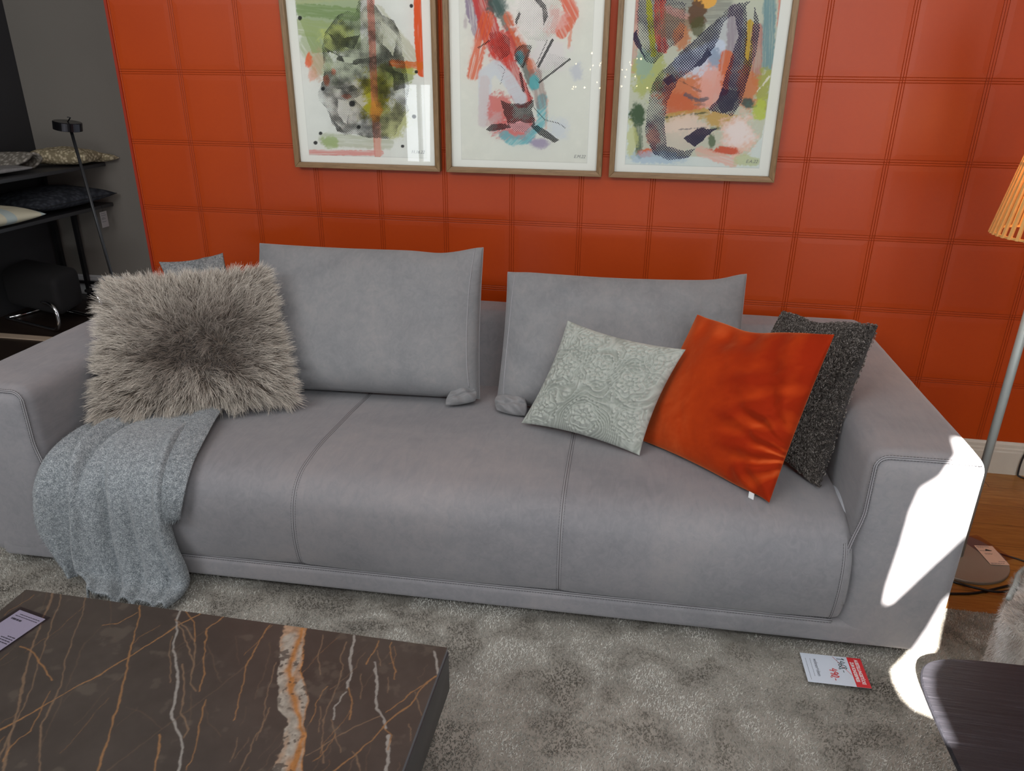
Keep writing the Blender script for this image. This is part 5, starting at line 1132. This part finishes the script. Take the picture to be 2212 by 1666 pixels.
def lying(name, c, sx, sy, h, rz, mat, label, group=None, cat='pillow', pinch=.06, tilt=0, n=40, e=.45, piping=None):
    c = np.array(c); ca, sa = math.cos(rz), math.sin(rz); ex = np.array([ca, sa, 0]); ey = np.array([-sa, ca, tilt]);
    pl = Pillow(c-ex*sx-ey*sy, c+ex*sx-ey*sy, c-ex*sx+ey*sy, c+ex*sx+ey*sy, h, pinch, e, 2, n, .8, lambda u, v: .008*fbm(u*2.5, v*2.5, int(c[0]*100) % 97))
    root, _ = cushion(name, pl, mat, label, cat, piping=piping, group=group); return root
def zt(h): return .8*h
lying('knit_pillow', (-1.46, 1.330, .897+.050), .190, .105, .058, .20, KN1, 'flat beige cable knit pillow at the front of the upper shelf', n=40, e=.28)
lying('knit_pillow', (-1.42, 1.492, .897+.030), .20, .030, .034, .05, KN1, 'thin beige knit pillow peeking out behind the flat beige one, next to the wall corner', n=30)
# folded knit throw with an arch
def folded(name, rows, mat, label, th=.012, cat='blanket', nu=60, nv=24, amp=.004):
    R_ = np.array([catmull([r[i] for r in rows], nu) for i in (0, 1)]); t = np.linspace(0, 1, nv)[None, :, None]
    G = R_[0][:, None]*(1-t)+R_[1][:, None]*t; G[..., 2] += amp*fbm(G[..., 0]*30, G[..., 1]*30, 7)
    root = empty(name, tuple(G.reshape(-1, 3).min(0)*[0, 0, 1]+G.reshape(-1, 3).mean(0)*[1, 1, 0]), label, cat)
    o = link('cloth', np_mesh(G.reshape(-1, 3), grid_faces(nu, nv)), mat, root); md = o.modifiers.new('thick', 'SOLIDIFY'); md.thickness = th; md.offset = 1 if cat == 'blanket' else 0; return root
z0 = .8985
folded('knit_throw', [((-1.66, .70, z0), (-1.80, .72, z0)), ((-1.66, .85, z0+.025), (-1.80, .86, z0+.02)), ((-1.62, .97, z0+.012), (-1.80, 1.0, z0+.02)), ((-1.50, 1.005, z0+.03), (-1.80, 1.03, z0+.03)), ((-1.45, 1.04, z0+.060), (-1.80, 1.08, z0+.055)), ((-1.45, 1.09, z0+.085), (-1.80, 1.13, z0+.075)), ((-1.45, 1.13, z0+.055), (-1.80, 1.18, z0+.055)), ((-1.50, 1.11, z0+.006), (-1.80, 1.13, z0+.04))], KN2, 'chunky grey beige knit throw folded in an arch on the upper shelf', .014)
lying('folded_blanket', (-1.49, .80, z0+.0265), .12, .17, .016, .0, simple('taupe_wool', (.20, .185, .175, 1), .9, noise=(.3, 50)), 'flat taupe folded blanket at the front edge of the upper shelf', cat='blanket', e=.2)
DQ = NT('dark_quilted', .8, spec=.2); vq = DQ.voro(DQ.coord(), 38); DQ.color(DQ.ramp(vq, [(.0, (.060, .064, .075, 1)), (.7, (.018, .020, .025, 1))])); DQ.bump(vq, -.8, .008)
lying('quilted_pillow', (-1.52, 1.19, .640+.068), .24, .32, .072, -.05, DQ.m, 'large dark charcoal quilted pillow lying on the lower shelf', n=60, piping=BLACKM)
CQ = NT('checked_linen', .9, spec=.1); X, Y, Z_ = CQ.sep(CQ.coord()); st = CQ.math('LESS_THAN', CQ.math('FRACT', CQ.math('MULTIPLY', Y, 5.2)), .30); CQ.color(CQ.mix(CQ.math('MULTIPLY', st, .7), (.50, .45, .33, 1), (.30, .38, .40, 1)))
lying('linen_pillow', (-1.43, .60, .640+.058), .20, .23, .060, -.20, CQ.m, 'cream linen pillow with pale blue check at the near end of the lower shelf', n=40)
ht = empty('hang_tag', (-1.330, 1.40, .60), 'small white paper hang tag dangling from the lower shelf edge', 'tag')
mb = MB(); mb.box((-1.331, 1.385, .500), (-1.330, 1.450, .600)); mb.build('paper', simple('tag_paper', (.30, .28, .27, 1), .8), ht)
mb = MB(); mb.tube([(-1.3305, 1.418, .600), (-1.333, 1.418, .645)], .001, 4); mb.build('string', BLACKM, ht)
mb = MB()
for k_, w_ in ((.588, .04), (.575, .045), (.560, .03), (.552, .04), (.535, .04)): mb.box((-1.3298, 1.392, k_), (-1.3295, 1.392+w_, k_+.0025))
mb.build('lettering', INK, ht)
# thin black reading lamp
fl = empty('reading_lamp', (-.58, .50, 0), 'thin black reading floor lamp with small drum head in front of the dark shelves', 'lamp')
mb = MB(); mb.tube([(-.583, .5, .012), (-.686, .5, 1.172)], .0075, 10); mb.build('pole', BLACKM, fl, smooth=True)
mb = MB(); mb.lathe([(0, 0), (.11, 0), (.112, .004), (.11, .012), (0, .014)], (-.583, .5, 0), 40); mb.build('base', BLACKM, fl)
LH = simple('dark_bronze', (.022, .020, .023, 1), .22, .8); mb = MB(); mb.lathe([(.0, -.018), (.060, -.020), (.065, -.018), (.065, .018), (.062, .021), (.0, .020)], (0, 0, 0), 48)
me_o = mb.build('head', LH, None); me_o.data.transform(Matrix.Translation((-.700, .5, 1.196)) @ Matrix.Rotation(.14, 4, 'Y')); me_o.data.transform(mat_of(fl).inverted()); me_o.parent = fl
mb = MB(); mb.tube([(-.70, .5, 1.21), (-.675, .5, 1.236), (-.685, .49, 1.238)], .003, 6); mb.build('switch_stem', BLACKM, fl, smooth=True)
# cantilever chair in the dark
ch = empty('lounge_chair', (-1.47, .97, 0), 'dark upholstered lounge chair on a bent chrome tube frame at the far left', 'chair')
UPH = simple('black_brown_fabric', (.0065, .005, .005, 1), .9)
MCH = Matrix.Translation((-1.47, .97, 0)) @ Matrix.Rotation(-.30, 4, 'Z')
me = soft_box((-.27, -.12, .085), (.27, .16, .318), .05, .04); me.transform(MCH @ Matrix(((1, -.6, 0, -.06), (0, 1, 0, 0), (0, 0, 1, 0), (0, 0, 0, 1)))); link('seat', me, UPH, ch)
CHR = simple('chrome', (.75, .75, .75, 1), .08, 1.0)
def chrome_loop(y):
    pts = [(-.24, y, .012), (-.1, y, .012), (.05, y, .012), (.20, y, .012), (.265, y, .022), (.295, y, .060), (.298, y, .110), (.285, y, .150), (.245, y, .175), (.18, y, .178)]
    mb = MB(); mb.tube([tuple(MCH @ Vector(tuple(p))) for p in catmull(pts, 60)], .011, 12); return mb.build('tube_leg', CHR, ch, smooth=True)
chrome_loop(-.15); chrome_loop(.13)
mb = MB(); mb.tube([tuple(MCH @ Vector((-.235, -.15, .012))), tuple(MCH @ Vector((-.235, .13, .012)))], .011, 12); mb.build('cross_tube', CHR, ch, smooth=True)
